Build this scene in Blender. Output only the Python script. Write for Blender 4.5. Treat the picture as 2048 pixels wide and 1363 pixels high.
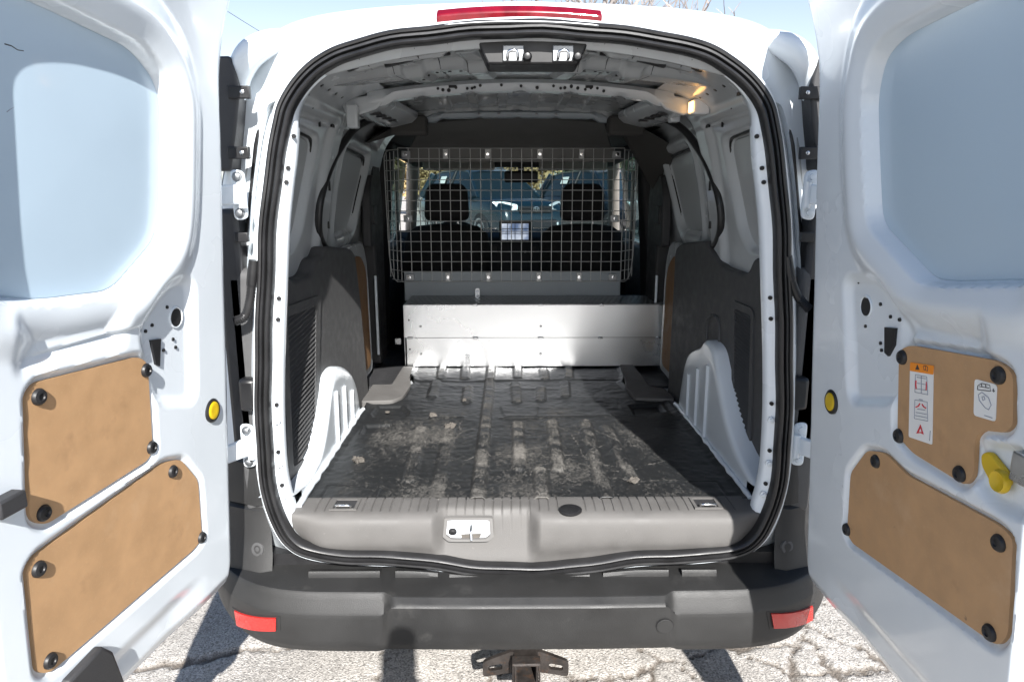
import bpy, bmesh, math, random
import numpy as np
from mathutils import Vector, Matrix
for o in list(bpy.data.objects): bpy.data.objects.remove(o)
random.seed(7); RNG = np.random.default_rng(7)
SC = bpy.context.scene; COL = SC.collection
rad = math.radians

# ------------------------------------------------------------------ camera, sky, sun, exposure
F, W, H = 1365., 2048, 1363
CAM = (-.045, -1.63, 1.44); VX, VY = 1013, 384
PITCH = math.atan((H/2-VY)/F); YAW = math.atan((W/2-VX)/F*math.cos(PITCH))
cd = bpy.data.cameras.new('camera'); cam = bpy.data.objects.new('camera', cd); COL.objects.link(cam)
cd.sensor_width = 36; cd.lens = F/W*36; cd.clip_start = .05; cd.clip_end = 2000
cam.location = CAM; cam.rotation_euler = (math.pi/2-PITCH, 0, -YAW)
SC.camera = cam
SUN_AZ, SUN_EL = rad(9.6), rad(34.5)
TO_SUN = Vector((math.sin(SUN_AZ)*math.cos(SUN_EL), -math.cos(SUN_AZ)*math.cos(SUN_EL), math.sin(SUN_EL)))
wd = bpy.data.worlds.new('World'); SC.world = wd; wd.use_nodes = True
nt = wd.node_tree; sky = nt.nodes.new('ShaderNodeTexSky'); sky.sky_type = 'NISHITA'; sky.sun_disc = False
sky.sun_elevation = SUN_EL; sky.sun_rotation = math.pi-SUN_AZ; sky.air_density = 1.0; sky.dust_density = 1.0; sky.ozone_density = 2.5
bg = nt.nodes['Background']; bg.inputs['Strength'].default_value = .062
wt = nt.nodes.new('ShaderNodeTexCoord'); wsx = nt.nodes.new('ShaderNodeSeparateXYZ'); nt.links.new(wt.outputs['Generated'], wsx.inputs[0])
whz = nt.nodes.new('ShaderNodeMapRange'); nt.links.new(wsx.outputs['Z'], whz.inputs[0]); whz.inputs[1].default_value = 0; whz.inputs[2].default_value = .62; whz.inputs[3].default_value = .85; whz.inputs[4].default_value = 0
wbw = nt.nodes.new('ShaderNodeHueSaturation'); wbw.inputs['Saturation'].default_value = .34; wbw.inputs['Value'].default_value = 1.6; nt.links.new(sky.outputs[0], wbw.inputs['Color'])   # milky haze low over the whole horizon
wmx = nt.nodes.new('ShaderNodeMix'); wmx.data_type = 'RGBA'; nt.links.new(whz.outputs[0], wmx.inputs[0]); wst = nt.nodes.new('ShaderNodeHueSaturation'); wst.inputs['Saturation'].default_value = 1.25; nt.links.new(sky.outputs[0], wst.inputs['Color']); nt.links.new(wst.outputs[0], wmx.inputs[6]); nt.links.new(wbw.outputs[0], wmx.inputs[7])
nt.links.new(wmx.outputs[2], bg.inputs['Color'])
sl = bpy.data.lights.new('sun', 'SUN'); sl.energy = 5.0; sl.angle = rad(.55); sl.color = (1, .975, .94)
sun = bpy.data.objects.new('sun', sl); COL.objects.link(sun); sun.rotation_euler = TO_SUN.to_track_quat('Z', 'Y').to_euler(); sun.location = (4, -8, 9)
SC.view_settings.view_transform = 'Standard'; SC.view_settings.look = 'None'; SC.view_settings.gamma = 1
SC.view_settings.exposure = 1.25

# ------------------------------------------------------------------ measuring helpers: a picture point met with a real plane of the van
def ray(px, py):
    u = (px-W/2)/F; v = -(py-H/2)/F
    y = math.cos(PITCH)+v*math.sin(PITCH); z = -math.sin(PITCH)+v*math.cos(PITCH)
    c, s = math.cos(YAW), math.sin(YAW)
    return (u*c+y*s, -u*s+y*c, z)
def at(px, py, X=None, Y=None, Z=None):
    d = ray(px, py)
    t = (X-CAM[0])/d[0] if X is not None else (Y-CAM[1])/d[1] if Y is not None else (Z-CAM[2])/d[2]
    return Vector(CAM[i]+t*d[i] for i in range(3))
def sm(a, b, x):
    t = np.clip((x-a)/(b-a), 0, 1); return t*t*(3-2*t)
def catmull(pts, n, closed=True):
    P = np.array(pts, float); N = len(P); out = []
    segs = N if closed else N-1
    for i in range(segs):
        g = (lambda k: P[k % N]) if closed else (lambda k: P[min(max(k, 0), N-1)])
        p0, p1, p2, p3 = g(i-1), g(i), g(i+1), g(i+2)
        for k in range(n):
            t = k/n
            out.append(.5*((2*p1)+(-p0+p2)*t+(2*p0-5*p1+4*p2-p3)*t*t+(-p0+3*p1-3*p2+p3)*t**3))
    if not closed: out.append(P[-1])
    return np.array(out)
def rpoly(pts, r, n=5):
    out = []; N = len(pts)
    for i in range(N):
        p0, p1, p2 = (Vector(pts[(i+k) % N]) for k in (-1, 0, 1))
        a = (p0-p1); b = (p2-p1); la, lb = a.length, b.length
        q = min(r, la*.45, lb*.45); A = p1+a*(q/la); B = p1+b*(q/lb)
        for k in range(n+1):
            t = k/n; out.append(tuple((A*(1-t)+p1*t)*(1-t)+(p1*(1-t)+B*t)*t))
    return out
def psdf(X, Y, poly):
    P = np.array(poly, float); d = np.full(X.shape, 1e9); ins = np.zeros(X.shape, bool)
    for i in range(len(P)):
        a, b = P[i-1], P[i]; ex, ey = b-a
        wx, wy = X-a[0], Y-a[1]; t = np.clip((wx*ex+wy*ey)/(ex*ex+ey*ey+1e-12), 0, 1)
        d = np.minimum(d, (wx-ex*t)**2+(wy-ey*t)**2)
        c = ((a[1] <= Y) & (b[1] > Y)) | ((b[1] <= Y) & (a[1] > Y))
        xi = a[0]+(Y-a[1])*(ex/(ey if abs(ey) > 1e-9 else 1e-9))
        ins ^= c & (X < xi)
    return np.where(ins, -1, 1)*np.sqrt(d)
def segd(X, Y, a, b):
    ex, ey = b[0]-a[0], b[1]-a[1]; wx, wy = X-a[0], Y-a[1]
    t = np.clip((wx*ex+wy*ey)/(ex*ex+ey*ey+1e-12), 0, 1)
    return np.sqrt((wx-ex*t)**2+(wy-ey*t)**2)
def vnoise(X, Y, s, seed=0):
    g = np.random.default_rng(seed).random((64, 64)); x, y = X*s, Y*s
    i, j = np.floor(x).astype(int), np.floor(y).astype(int); fx, fy = x-i, y-j
    fx, fy = fx*fx*(3-2*fx), fy*fy*(3-2*fy); G = lambda a, b: g[a % 64, b % 64]
    return (G(i, j)*(1-fx)+G(i+1, j)*fx)*(1-fy)+(G(i, j+1)*(1-fx)+G(i+1, j+1)*fx)*fy-.5

# ------------------------------------------------------------------ materials
MT = {}
def mat(name, col, rough=.5, metal=0, var=None, bump=None, coat=0, spec=.5, specks=None, aniso=None, emit=None, alpha=None):
    m = bpy.data.materials.new(name); m.use_nodes = True; N = m.node_tree.nodes; L = m.node_tree.links
    b = N['Principled BSDF']; b.inputs['Base Color'].default_value = (*col, 1); b.inputs['Roughness'].default_value = rough
    b.inputs['Metallic'].default_value = metal; b.inputs['Coat Weight'].default_value = coat; b.inputs['Coat Roughness'].default_value = .06
    b.inputs['Specular IOR Level'].default_value = spec
    tc = N.new('ShaderNodeTexCoord'); out = None
    def noise(scale, detail=4, rgh=.55):
        n = N.new('ShaderNodeTexNoise'); n.inputs['Scale'].default_value = scale; n.inputs['Detail'].default_value = detail
        n.inputs['Roughness'].default_value = rgh; L.new(tc.outputs['Object'], n.inputs['Vector']); return n
    def mixc(fac, a, bcol):
        x = N.new('ShaderNodeMix'); x.data_type = 'RGBA'; L.new(fac, x.inputs[0])
        if isinstance(a, tuple): x.inputs[6].default_value = (*a, 1)
        else: L.new(a, x.inputs[6])
        if isinstance(bcol, tuple): x.inputs[7].default_value = (*bcol, 1)
        else: L.new(bcol, x.inputs[7])
        return x.outputs[2]
    def ramp(src, a, bb):
        r = N.new('ShaderNodeMapRange'); r.inputs[1].default_value = a; r.inputs[2].default_value = bb; L.new(src, r.inputs[0]); return r.outputs[0]
    if var:
        n = noise(var[0]); f = ramp(n.outputs[0], .3, .7)
        out = mixc(f, tuple(c*(1-var[1]) for c in col), tuple(min(1, c*(1+var[1])) for c in col))
        rr = N.new('ShaderNodeMapRange'); L.new(f, rr.inputs[0]); rr.inputs[3].default_value = max(.02, rough*(1-.18)); rr.inputs[4].default_value = min(1, rough*(1+.18)); L.new(rr.outputs[0], b.inputs['Roughness'])
    if specks:      # (scale, lo, hi, colour)
        for sc_, lo, hi, c2 in specks:
            n = noise(sc_, 6, .7); f = ramp(n.outputs[0], lo, hi)
            out = mixc(f, out if out else col, c2)
    if out: L.new(out, b.inputs['Base Color'])
    if bump:
        n = noise(bump[0], 5); bn = N.new('ShaderNodeBump'); bn.inputs['Strength'].default_value = bump[1]; bn.inputs['Distance'].default_value = bump[2]
        if aniso:
            mp = N.new('ShaderNodeMapping'); mp.inputs['Scale'].default_value = aniso; L.new(tc.outputs['Object'], mp.inputs['Vector']); L.new(mp.outputs[0], n.inputs['Vector'])
        L.new(n.outputs[0], bn.inputs['Height']); L.new(bn.outputs[0], b.inputs['Normal'])
    if emit: b.inputs['Emission Color'].default_value = (*emit[0], 1); b.inputs['Emission Strength'].default_value = emit[1]
    if alpha is not None:
        tr = N.new('ShaderNodeBsdfTransparent'); tr.inputs[0].default_value = (*alpha[1], 1); gl = N.new('ShaderNodeBsdfGlossy'); gl.inputs['Roughness'].default_value = .02
        lw = N.new('ShaderNodeLayerWeight'); lw.inputs[0].default_value = .5; pw = N.new('ShaderNodeMath'); pw.operation = 'POWER'; pw.inputs[1].default_value = 5; L.new(lw.outputs['Facing'], pw.inputs[0]); fr = N.new('ShaderNodeMapRange'); fr.inputs[3].default_value = .05; fr.inputs[4].default_value = .8; L.new(pw.outputs[0], fr.inputs[0]); mx = N.new('ShaderNodeMixShader')
        L.new(fr.outputs[0], mx.inputs[0]); L.new(tr.outputs[0], mx.inputs[1]); L.new(gl.outputs[0], mx.inputs[2]); L.new(mx.outputs[0], N['Material Output'].inputs[0])
    MT[name] = m; return m
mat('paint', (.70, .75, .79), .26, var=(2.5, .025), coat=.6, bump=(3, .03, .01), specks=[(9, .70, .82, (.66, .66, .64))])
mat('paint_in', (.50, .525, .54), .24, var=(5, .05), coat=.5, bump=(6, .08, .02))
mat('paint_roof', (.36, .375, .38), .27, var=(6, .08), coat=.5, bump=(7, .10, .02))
mat('blank', (.45, .56, .65), .30, var=(2, .03), coat=.35)
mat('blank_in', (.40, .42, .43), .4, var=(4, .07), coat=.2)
mat('trim', (.066, .066, .067), .62, var=(30, .10), bump=(420, .25, .002), specks=[(55, .70, .80, (.24, .235, .22))])
mat('trim_dark', (.03, .03, .032), .55, var=(20, .12), bump=(400, .2, .002))
mat('black', (.012, .012, .013), .45, var=(20, .2))
mat('rubber', (.016, .016, .017), .42, var=(14, .3), bump=(90, .12, .002), specks=[(60, .68, .8, (.08, .08, .078))])
mat('sill', (.105, .101, .097), .66, var=(14, .08), bump=(500, .25, .002), specks=[(70, .66, .76, (.17, .162, .153))])
mat('bumper', (.018, .018, .018), .50, var=(9, .14), bump=(600, .35, .002), specks=[(60, .735, .78, (.38, .37, .35)), (6, .6, .8, (.05, .049, .047))])
mat('board', (.45, .27, .135), .62, var=(22, .09), bump=(300, .12, .001), specks=[(160, .55, .75, (.47, .30, .16)), (5, .56, .74, (.31, .18, .09)), (28, .68, .76, (.17, .115, .07)), (3, .60, .72, (.50, .32, .18))])
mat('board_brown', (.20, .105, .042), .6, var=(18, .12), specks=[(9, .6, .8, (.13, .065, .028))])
mat('alu', (.80, .81, .82), .29, 1, var=(3, .02), bump=(14, .035, .002), aniso=(1, 1, 16))
mat('tread', (.50, .51, .52), .36, 1, var=(12, .06))
mat('steel', (.55, .56, .57), .28, 1, var=(30, .1))
mat('chrome', (.75, .76, .77), .14, 1)
mat('zinc', (.30, .31, .32), .45, 1, var=(20, .08))
mat('bulkhead', (.30, .335, .36), .42, var=(6, .05), bump=(60, .05, .002))
mat('bulkhead_top', (.135, .135, .13), .55, var=(6, .08))
mat('wire', (.50, .505, .50), .40, .2)
mat('yellow', (.62, .42, .012), .38, var=(20, .05))
mat('red', (.16, .002, .008), .12, coat=1, var=(18, .35))
mat('reflector', (.42, .012, .010), .22, coat=.7, bump=(500, .6, .002), specks=[(420, .5, .7, (.60, .05, .03))])
mat('sticker', (.78, .78, .76), .45); mat('orange', (.85, .27, .02), .45); mat('ink', (.04, .04, .045), .5); mat('ink_blue', (.25, .27, .33), .5); mat('ink_red', (.62, .02, .03), .5)
mat('cloth', (.012, .012, .013), .85, var=(60, .3), bump=(300, .3, .002))
mat('beige', (.30, .275, .245), .7, var=(9, .08))
mat('headliner', (.055, .053, .05), .9)
mat('dash', (.018, .018, .02), .6)
mat('glass', (1, 1, 1), .02, alpha=(0, (.38, .48, .49)))
mat('rust', (.040, .034, .031), .6, .5, var=(25, .35), bump=(120, .4, .003), specks=[(35, .55, .7, (.09, .05, .03))])
mat('lamp', (.9, .6, .3), .3, emit=((1, .52, .16), 2.6)); mat('lamp_lens', (.8, .8, .8), .2)
mat('dirt', (.085, .076, .066), .9, var=(60, .3), bump=(80, .5, .005))
mat('car_paint', (.006, .018, .026), .22, coat=1, var=(3, .1)); mat('car_paint2', (.004, .008, .013), .22, coat=1, var=(3, .1))
mat('car_glass', (.012, .020, .024), .05, spec=.8); mat('tyre', (.018, .018, .018), .8)
mat('headlamp', (.75, .80, .80), .10, .4, bump=(60, .8, .01)); mat('paper', (.78, .82, .76), .6)
mat('bark', (.30, .265, .245), .9, var=(8, .2)); mat('dry_leaf', (.30, .22, .10), .8, var=(3, .35)); mat('evergreen', (.06, .075, .035), .8, var=(3, .35))
mat('skin', (.45, .28, .21), .5); mat('jacket', (.05, .06, .09), .8, var=(15, .2)); mat('hair', (.03, .02, .015), .6)
mat('wood_pole', (.16, .12, .09), .9, var=(10, .2)); mat('building', (.42, .38, .34), .8, var=(1, .06)); mat('silver', (.45, .46, .47), .25, .5, coat=.8)
mat('concrete', (.35, .34, .32), .85, var=(4, .1))
# floor mat: black rubber with dusty scuffs on its high spots
def mat_floor():
    m = mat('mat', (.014, .015, .016), .38, bump=(40, .2, .006)); N = m.node_tree.nodes; L = m.node_tree.links; b = N['Principled BSDF']
    tc = N.new('ShaderNodeTexCoord'); a = N.new('ShaderNodeAttribute'); a.attribute_name = 'scuff'
    mp = N.new('ShaderNodeMapping'); mp.inputs['Scale'].default_value = (75, 42, 60); L.new(tc.outputs['Object'], mp.inputs[0])
    n = N.new('ShaderNodeTexNoise'); n.inputs['Scale'].default_value = 1; n.inputs['Detail'].default_value = 8; n.inputs['Roughness'].default_value = .75; n.inputs['Distortion'].default_value = 1.2; L.new(mp.outputs[0], n.inputs[0])
    ad = N.new('ShaderNodeMath'); ad.operation = 'MULTIPLY_ADD'; ad.inputs[1].default_value = .42; L.new(a.outputs['Fac'], ad.inputs[0]); L.new(n.outputs[0], ad.inputs[2])
    r = N.new('ShaderNodeMapRange'); r.inputs[1].default_value = .58; r.inputs[2].default_value = 1.0; L.new(ad.outputs[0], r.inputs[0])
    x = N.new('ShaderNodeMix'); x.data_type = 'RGBA'; x.inputs[6].default_value = (.013, .014, .015, 1); x.inputs[7].default_value = (.165, .155, .14, 1); L.new(r.outputs[0], x.inputs[0])
    L.new(x.outputs[2], b.inputs['Base Color'])
    q = N.new('ShaderNodeMapRange'); L.new(r.outputs[0], q.inputs[0]); q.inputs[2].default_value = .5; q.inputs[3].default_value = .46; q.inputs[4].default_value = .85; L.new(q.outputs[0], b.inputs['Roughness'])
mat_floor()
def mat_ground():
    m = mat('asphalt', (.3, .28, .26), .9, bump=(160, .7, .012)); N = m.node_tree.nodes; L = m.node_tree.links; b = N['Principled BSDF']
    tc = N.new('ShaderNodeTexCoord')
    v = N.new('ShaderNodeTexVoronoi'); v.inputs['Scale'].default_value = 190; L.new(tc.outputs['Object'], v.inputs['Vector'])
    cr = N.new('ShaderNodeValToRGB'); e = cr.color_ramp.elements; e[0].color = (.17, .16, .145, 1); e[1].color = (.62, .585, .54, 1)
    e2 = cr.color_ramp.elements.new(.45); e2.color = (.44, .41, .375, 1); L.new(v.outputs['Color'], cr.inputs[0])
    n = N.new('ShaderNodeTexNoise'); n.inputs['Scale'].default_value = 3.5; n.inputs['Detail'].default_value = 6; L.new(tc.outputs['Object'], n.inputs['Vector'])
    r = N.new('ShaderNodeMapRange'); r.inputs[1].default_value = .3; r.inputs[2].default_value = .7; r.inputs[3].default_value = .72; r.inputs[4].default_value = 1.12; L.new(n.outputs[0], r.inputs[0])
    x = N.new('ShaderNodeMix'); x.data_type = 'RGBA'; x.blend_type = 'MULTIPLY'; x.inputs[0].default_value = 1; L.new(cr.outputs[0], x.inputs[6]); L.new(r.outputs[0], x.inputs[7])
    a = N.new('ShaderNodeAttribute'); a.attribute_name = 'crack'
    y = N.new('ShaderNodeMix'); y.data_type = 'RGBA'; L.new(a.outputs['Fac'], y.inputs[0]); L.new(x.outputs[2], y.inputs[6]); y.inputs[7].default_value = (.10, .078, .058, 1)
    L.new(y.outputs[2], b.inputs['Base Color'])
mat_ground()
def mat_screen():
    m = mat('screen', (.02, .02, .02), .2); N = m.node_tree.nodes; L = m.node_tree.links; b = N['Principled BSDF']
    tc = N.new('ShaderNodeTexCoord'); n = N.new('ShaderNodeTexNoise'); n.inputs['Scale'].default_value = 14; L.new(tc.outputs['Object'], n.inputs['Vector'])
    cr = N.new('ShaderNodeValToRGB'); e = cr.color_ramp.elements; e[0].position = .35; e[0].color = (.10, .16, .30, 1); e[1].position = .65; e[1].color = (.65, .72, .85, 1); L.new(n.outputs[0], cr.inputs[0])
    L.new(cr.outputs[0], b.inputs['Emission Color']); b.inputs['Emission Strength'].default_value = .38
mat_screen()

# ------------------------------------------------------------------ mesh builder
class MB:
    def shear(s, k): s.v = [(x+k*(1.0-y), y, z) for x, y, z in s.v]; return s
    def __init__(s): s.v = []; s.f = []
    def add(s, v, f):
        o = len(s.v); s.v += [tuple(p) for p in v]; s.f += [tuple(i+o for i in q) for q in f]; return s
    def box(s, x0, x1, y0, y1, z0, z1, M=None):
        v = [Vector((x, y, z)) for z in (z0, z1) for y in (y0, y1) for x in (x0, x1)]
        if M: v = [M @ p for p in v]
        return s.add(v, [(0, 2, 3, 1), (4, 5, 7, 6), (0, 1, 5, 4), (2, 6, 7, 3), (0, 4, 6, 2), (1, 3, 7, 5)])
    def cyl(s, p0, p1, r0, r1=None, n=14, caps=True):
        p0, p1 = Vector(p0), Vector(p1); r1 = r0 if r1 is None else r1; q = (p1-p0).to_track_quat('Z', 'Y')
        c = [q @ Vector((math.cos(2*math.pi*k/n), math.sin(2*math.pi*k/n), 0)) for k in range(n)]
        f = [(k, (k+1) % n, n+(k+1) % n, n+k) for k in range(n)]
        if caps: f += [tuple(range(n-1, -1, -1)), tuple(range(n, 2*n))]
        return s.add([p0+d*r0 for d in c]+[p1+d*r1 for d in c], f)
    def lathe(s, p, axis, prof, n=20):     # prof: (height along axis, radius)
        p = Vector(p); q = Vector(axis).to_track_quat('Z', 'Y'); v = []; f = []
        for h, r in prof:
            for k in range(n):
                a = 2*math.pi*k/n; v.append(p+q @ Vector((r*math.cos(a), r*math.sin(a), h)))
        for i in range(len(prof)-1):
            for k in range(n): f.append((i*n+k, i*n+(k+1) % n, (i+1)*n+(k+1) % n, (i+1)*n+k))
        f += [tuple(range(n-1, -1, -1)), tuple((len(prof)-1)*n+k for k in range(n))]
        return s.add(v, f)
    def tube(s, pts, r, n=8, closed=False):
        P = [Vector(p) for p in pts]; N = len(P); v = []; f = []; up = None
        for i in range(N):
            a, b = (P[i-1], P[(i+1) % N]) if closed else (P[max(i-1, 0)], P[min(i+1, N-1)])
            t = (b-a).normalized()
            if up is None: up = t.orthogonal().normalized()
            up = (up-t*up.dot(t)).normalized(); w = t.cross(up); rr = r(i/(N-1)) if callable(r) else r
            for k in range(n):
                g = 2*math.pi*k/n; v.append(P[i]+(up*math.cos(g)+w*math.sin(g))*rr)
        for i in range(N if closed else N-1):
            j = (i+1) % N
            for k in range(n): f.append((i*n+k, i*n+(k+1) % n, j*n+(k+1) % n, j*n+k))
        if not closed: f += [tuple(range(n-1, -1, -1)), tuple((N-1)*n+k for k in range(n))]
        return s.add(v, f)
    def prism(s, pts, vec):
        P = [Vector(p) for p in pts]; n = len(P); d = Vector(vec)
        return s.add(P+[p+d for p in P], [tuple(range(n-1, -1, -1)), tuple(range(n, 2*n))]+[(k, (k+1) % n, n+(k+1) % n, n+k) for k in range(n)])
    def loft(s, rings, closed=True):
        n = len(rings[0]); v = [p for r in rings for p in r]; f = []
        for i in range(len(rings)-1):
            for k in range(n if closed else n-1): f.append((i*n+k, i*n+(k+1) % n, (i+1)*n+(k+1) % n, (i+1)*n+k))
        return s.add(v, f)
    def grid(s, A):        # A: (nu, nv, 3) array
        nu, nv = A.shape[:2]; i = np.arange(nu*nv).reshape(nu, nv)
        f = np.stack([i[:-1, :-1], i[1:, :-1], i[1:, 1:], i[:-1, 1:]], -1).reshape(-1, 4)
        return s.add(A.reshape(-1, 3).tolist(), f.tolist())
    def mesh(s, name, smooth=35):
        me = bpy.data.meshes.new(name); me.from_pydata(s.v, [], s.f); me.update()
        bm = bmesh.new(); bm.from_mesh(me); bmesh.ops.recalc_face_normals(bm, faces=bm.faces); bm.to_mesh(me); bm.free()
        if smooth:
            me.polygons.foreach_set('use_smooth', [True]*len(me.polygons)); me.set_sharp_from_angle(angle=rad(smooth))
        return me
def link(name, me, material, parent=None, loc=None):
    o = bpy.data.objects.new(name, me); COL.objects.link(o)
    if material and not me.materials: me.materials.append(MT[material])
    if parent: o.parent = parent
    if loc: o.location = loc
    return o
def part(name, mb, material, parent=None, smooth=35, bevel=0, seg=2):
    o = link(name, mb.mesh(name, smooth), material, parent)
    if bevel:
        b = o.modifiers.new('bevel', 'BEVEL'); b.width = bevel; b.segments = seg; b.limit_method = 'ANGLE'; b.angle_limit = rad(40); b.use_clamp_overlap = True
    return o
def thing(name, label, cat, loc=(0, 0, 0), rz=0, group=None):
    o = bpy.data.objects.new(name, None); COL.objects.link(o); o.location = loc; o.rotation_euler = (0, 0, rz); o.empty_display_size = .2
    return tag(o, label, cat, group)
def tag(o, label, cat, group=None, kind=None):
    o['label'] = label; o['category'] = cat
    if group: o['group'] = group
    if kind: o['kind'] = kind
    return o

# ------------------------------------------------------------------ ground: cracked pale asphalt, one sheet to the horizon
def axis(a, b, step, far, n):
    inner = np.arange(a, b+step/2, step); k = np.geomspace(step*2, far, n)
    return np.concatenate([a-k[::-1], inner, b+k])
gx = axis(-1.9, 2.3, .011, 400, 26); gy = axis(-1.0, 1.7, .011, 400, 26)
GX, GY = np.meshgrid(gx, gy, indexing='ij')
wx = GX+.05*vnoise(GX, GY, 9, 1)+.022*vnoise(GX, GY, 38, 2)+.012*vnoise(GX, GY, 90, 12); wy = GY+.05*vnoise(GX, GY, 9, 3)+.022*vnoise(GX, GY, 38, 4)+.012*vnoise(GX, GY, 90, 13)
near = (np.abs(GX-.2) < 2.4) & (np.abs(GY-.35) < 1.6)
seeds = np.stack([RNG.uniform(-2.3, 2.7, 520), RNG.uniform(-1.3, 2.1, 520)], 1)
keep = [s for s in seeds if s[0] > .2 or RNG.random() < .10]; seeds = np.array(keep)
d1 = np.full(GX.shape, 9.); d2 = d1.copy()
for s_ in seeds:
    d = np.hypot(wx-s_[0], wy-s_[1]); d2 = np.minimum(np.maximum(d, d1), d2); d1 = np.minimum(d, d1)
edge = (d2-d1)/2; wdt = .0015+.0075*np.clip(vnoise(GX, GY, 5, 6)+.3, 0, 1)
crack = np.where(near, 1-sm(wdt*.6, wdt*1.3+.0035, edge), 0)
GZ = -.009*crack+np.where(near, .004*vnoise(GX, GY, 6, 8)+.003*vnoise(GX, GY, 60, 9), 0)+np.clip((GY-5)/9, 0, 1)*.29
g = MB().grid(np.stack([GX, GY, GZ], -1)); me = g.mesh('ground', 60)
a = me.attributes.new('crack', 'FLOAT', 'POINT'); a.data.foreach_set('value', (crack*.85).ravel().astype(np.float32))
gr = link('ground', me, 'asphalt'); gr['kind'] = 'structure'

# ================================================================== THE VAN
van = thing('cargo_van', 'white cargo van with both rear doors open onto an empty load bay', 'van')
ZF = .625                                                        # load floor height
LOOP0 = [(0, 1.797), (.25, 1.779), (.386, 1.753), (.455, 1.724), (.508, 1.684), (.545, 1.635), (.562, 1.584), (.583, 1.501), (.606, 1.375), (.622, 1.24), (.641, 1.063), (.654, .90), (.658, .76), (.652, .68), (.636, .61), (.61, .557), (.565, .525), (.47, .508), (.29, .498), (.14, .474), (0, .466)]
pts = [(x, z) for x, z in LOOP0]+[(-x, z) for x, z in LOOP0[-2:0:-1]]
LOOP = catmull(pts, 7)                                           # opening outline, seen as (x, z) at Y = 0
T = np.roll(LOOP, -1, 0)-np.roll(LOOP, 1, 0); T /= np.linalg.norm(T, axis=1)[:, None]; NRM = np.stack([-T[:, 1], T[:, 0]], 1)   # outward
if (NRM[0][1] < 0): NRM = -NRM
def ring(off, y):
    Q = LOOP+NRM*off; return [(q[0], y, q[1]) for q in Q]
def ringf(fo, fy):
    return [(p[0]+n[0]*fo(p), fy(p), p[1]+n[1]*fo(p)) for p, n in zip(LOOP, NRM)]
# exterior half section (x, z) of the body
EXT = [(0, 1.868), (.30, 1.858), (.50, 1.835), (.60, 1.80), (.67, 1.735), (.715, 1.62), (.77, 1.42), (.83, 1.20), (.865, 1.0), (.872, .80), (.865, .55), (.84, .36)]
def ext_at(scale=1.0):
    half = catmull(EXT, 5, False); return [(x*scale, z) for x, z in half]
E_ = ext_at(); FULL = E_[::-1]+[(-x, z) for x, z in E_[1:]]
# rear frame: from the seal outwards over the jamb to the body sides
def ray_to_ext(p):
    a = math.atan2(p[1]-1.1, p[0]); best = None
    for (x0, z0), (x1, z1) in zip(FULL[:-1], FULL[1:]):
        dx, dz = x1-x0, z1-z0; c, s = math.cos(a), math.sin(a); den = c*dz-s*dx
        if abs(den) < 1e-9: continue
        t = (x0*dz-(z0-1.1)*dx)/den; u = (x0*s-(z0-1.1)*c)/den
        if t > 0 and -1e-6 <= u <= 1+1e-6 and (best is None or t < best): best = t
    if best is None: best = .74/max(abs(math.sin(a)), .3)
    return (best*math.cos(a), 1.1+best*math.sin(a))
EXO = [ray_to_ext(p) for p in LOOP]
def mixring(k, yk):
    out = []
    for p, n, e in zip(LOOP, NRM, EXO):
        top = float(sm(1.60, 1.76, p[1])); x = p[0]*(1-k)+e[0]*k; z = p[1]*(1-k)+e[1]*k; out.append((x, yk[0]*(1-top)+yk[1]*top, z))
    return out
fr = MB().loft([ringf(lambda p: -.020, lambda p: .03), ringf(lambda p: -.004, lambda p: .012), ringf(lambda p: .006, lambda p: .002), ringf(lambda p: .022, lambda p: -.002),
    mixring(.13, (.020, .001)), mixring(.20, (.045, .003)), mixring(.34, (.085, .005)), mixring(.68, (.118, .014)), mixring(.86, (.112, .030)), mixring(.97, (.125, .060)), mixring(1.0, (.16, .10))])
part('rear_frame', fr, 'paint', van, 50)
ex = [(e[0], .16 if e[1] < 1.6 else .10+.06*float(sm(1.76, 1.60, e[1])), e[1]) for e in EXO]
sh = MB(); rings = []
for y in (.10, .3, .9, 1.5, 2.15): rings.append([(x, y if y > .2 else .13, z) for x, z in FULL])
sh.loft(rings, False); part('body_shell', sh, 'paint', van, 45)
# drip-rail corner caps at the roof shoulders
for sgn in (-1, 1):
    m = MB(); path = [(sgn*.53, .075, 1.790), (sgn*.59, .065, 1.778), (sgn*.640, .065, 1.752), (sgn*.672, .08, 1.712), (sgn*.688, .10, 1.66)]
    m.tube(catmull(path, 6, False), lambda t: .032*(1-.45*abs(2*t-1)**2), 12); part('shoulder_cap', m, 'paint', van, 60)
m = MB(); m.box(-.86, .86, .10, 3.9, .54, .56); part('underbody', m, 'black', van)
m = MB(); m.box(-.70, .73, .12, 1.95, .565, .590); part('load_floor', m, 'paint_in', van)
# rubber door seal: flat outer lip, groove, round bulb
prof = [(.76*r_, .9*y_) for r_, y_ in [(.028, .000), (.028, -.010), (.022, -.014), (.0165, -.013), (.0145, -.006), (.0125, -.006), (.0105, -.014), (.004, -.016), (.0015, -.011), (.0005, -.003), (-.0015, -.003), (-.003, -.012), (-.0065, -.0195), (-.012, -.022), (-.0175, -.019), (-.0205, -.012), (-.0205, .012)]]
wav = lambda p: .0012*math.sin(p[0]*37)+.001*math.sin(p[1]*29)
sl_ = MB().loft([ringf(lambda p, r=r: r-.006+wav(p), lambda p, y=y: y-.002) for r, y in prof]); part('door_seal', sl_, 'rubber', van, 50)
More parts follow.
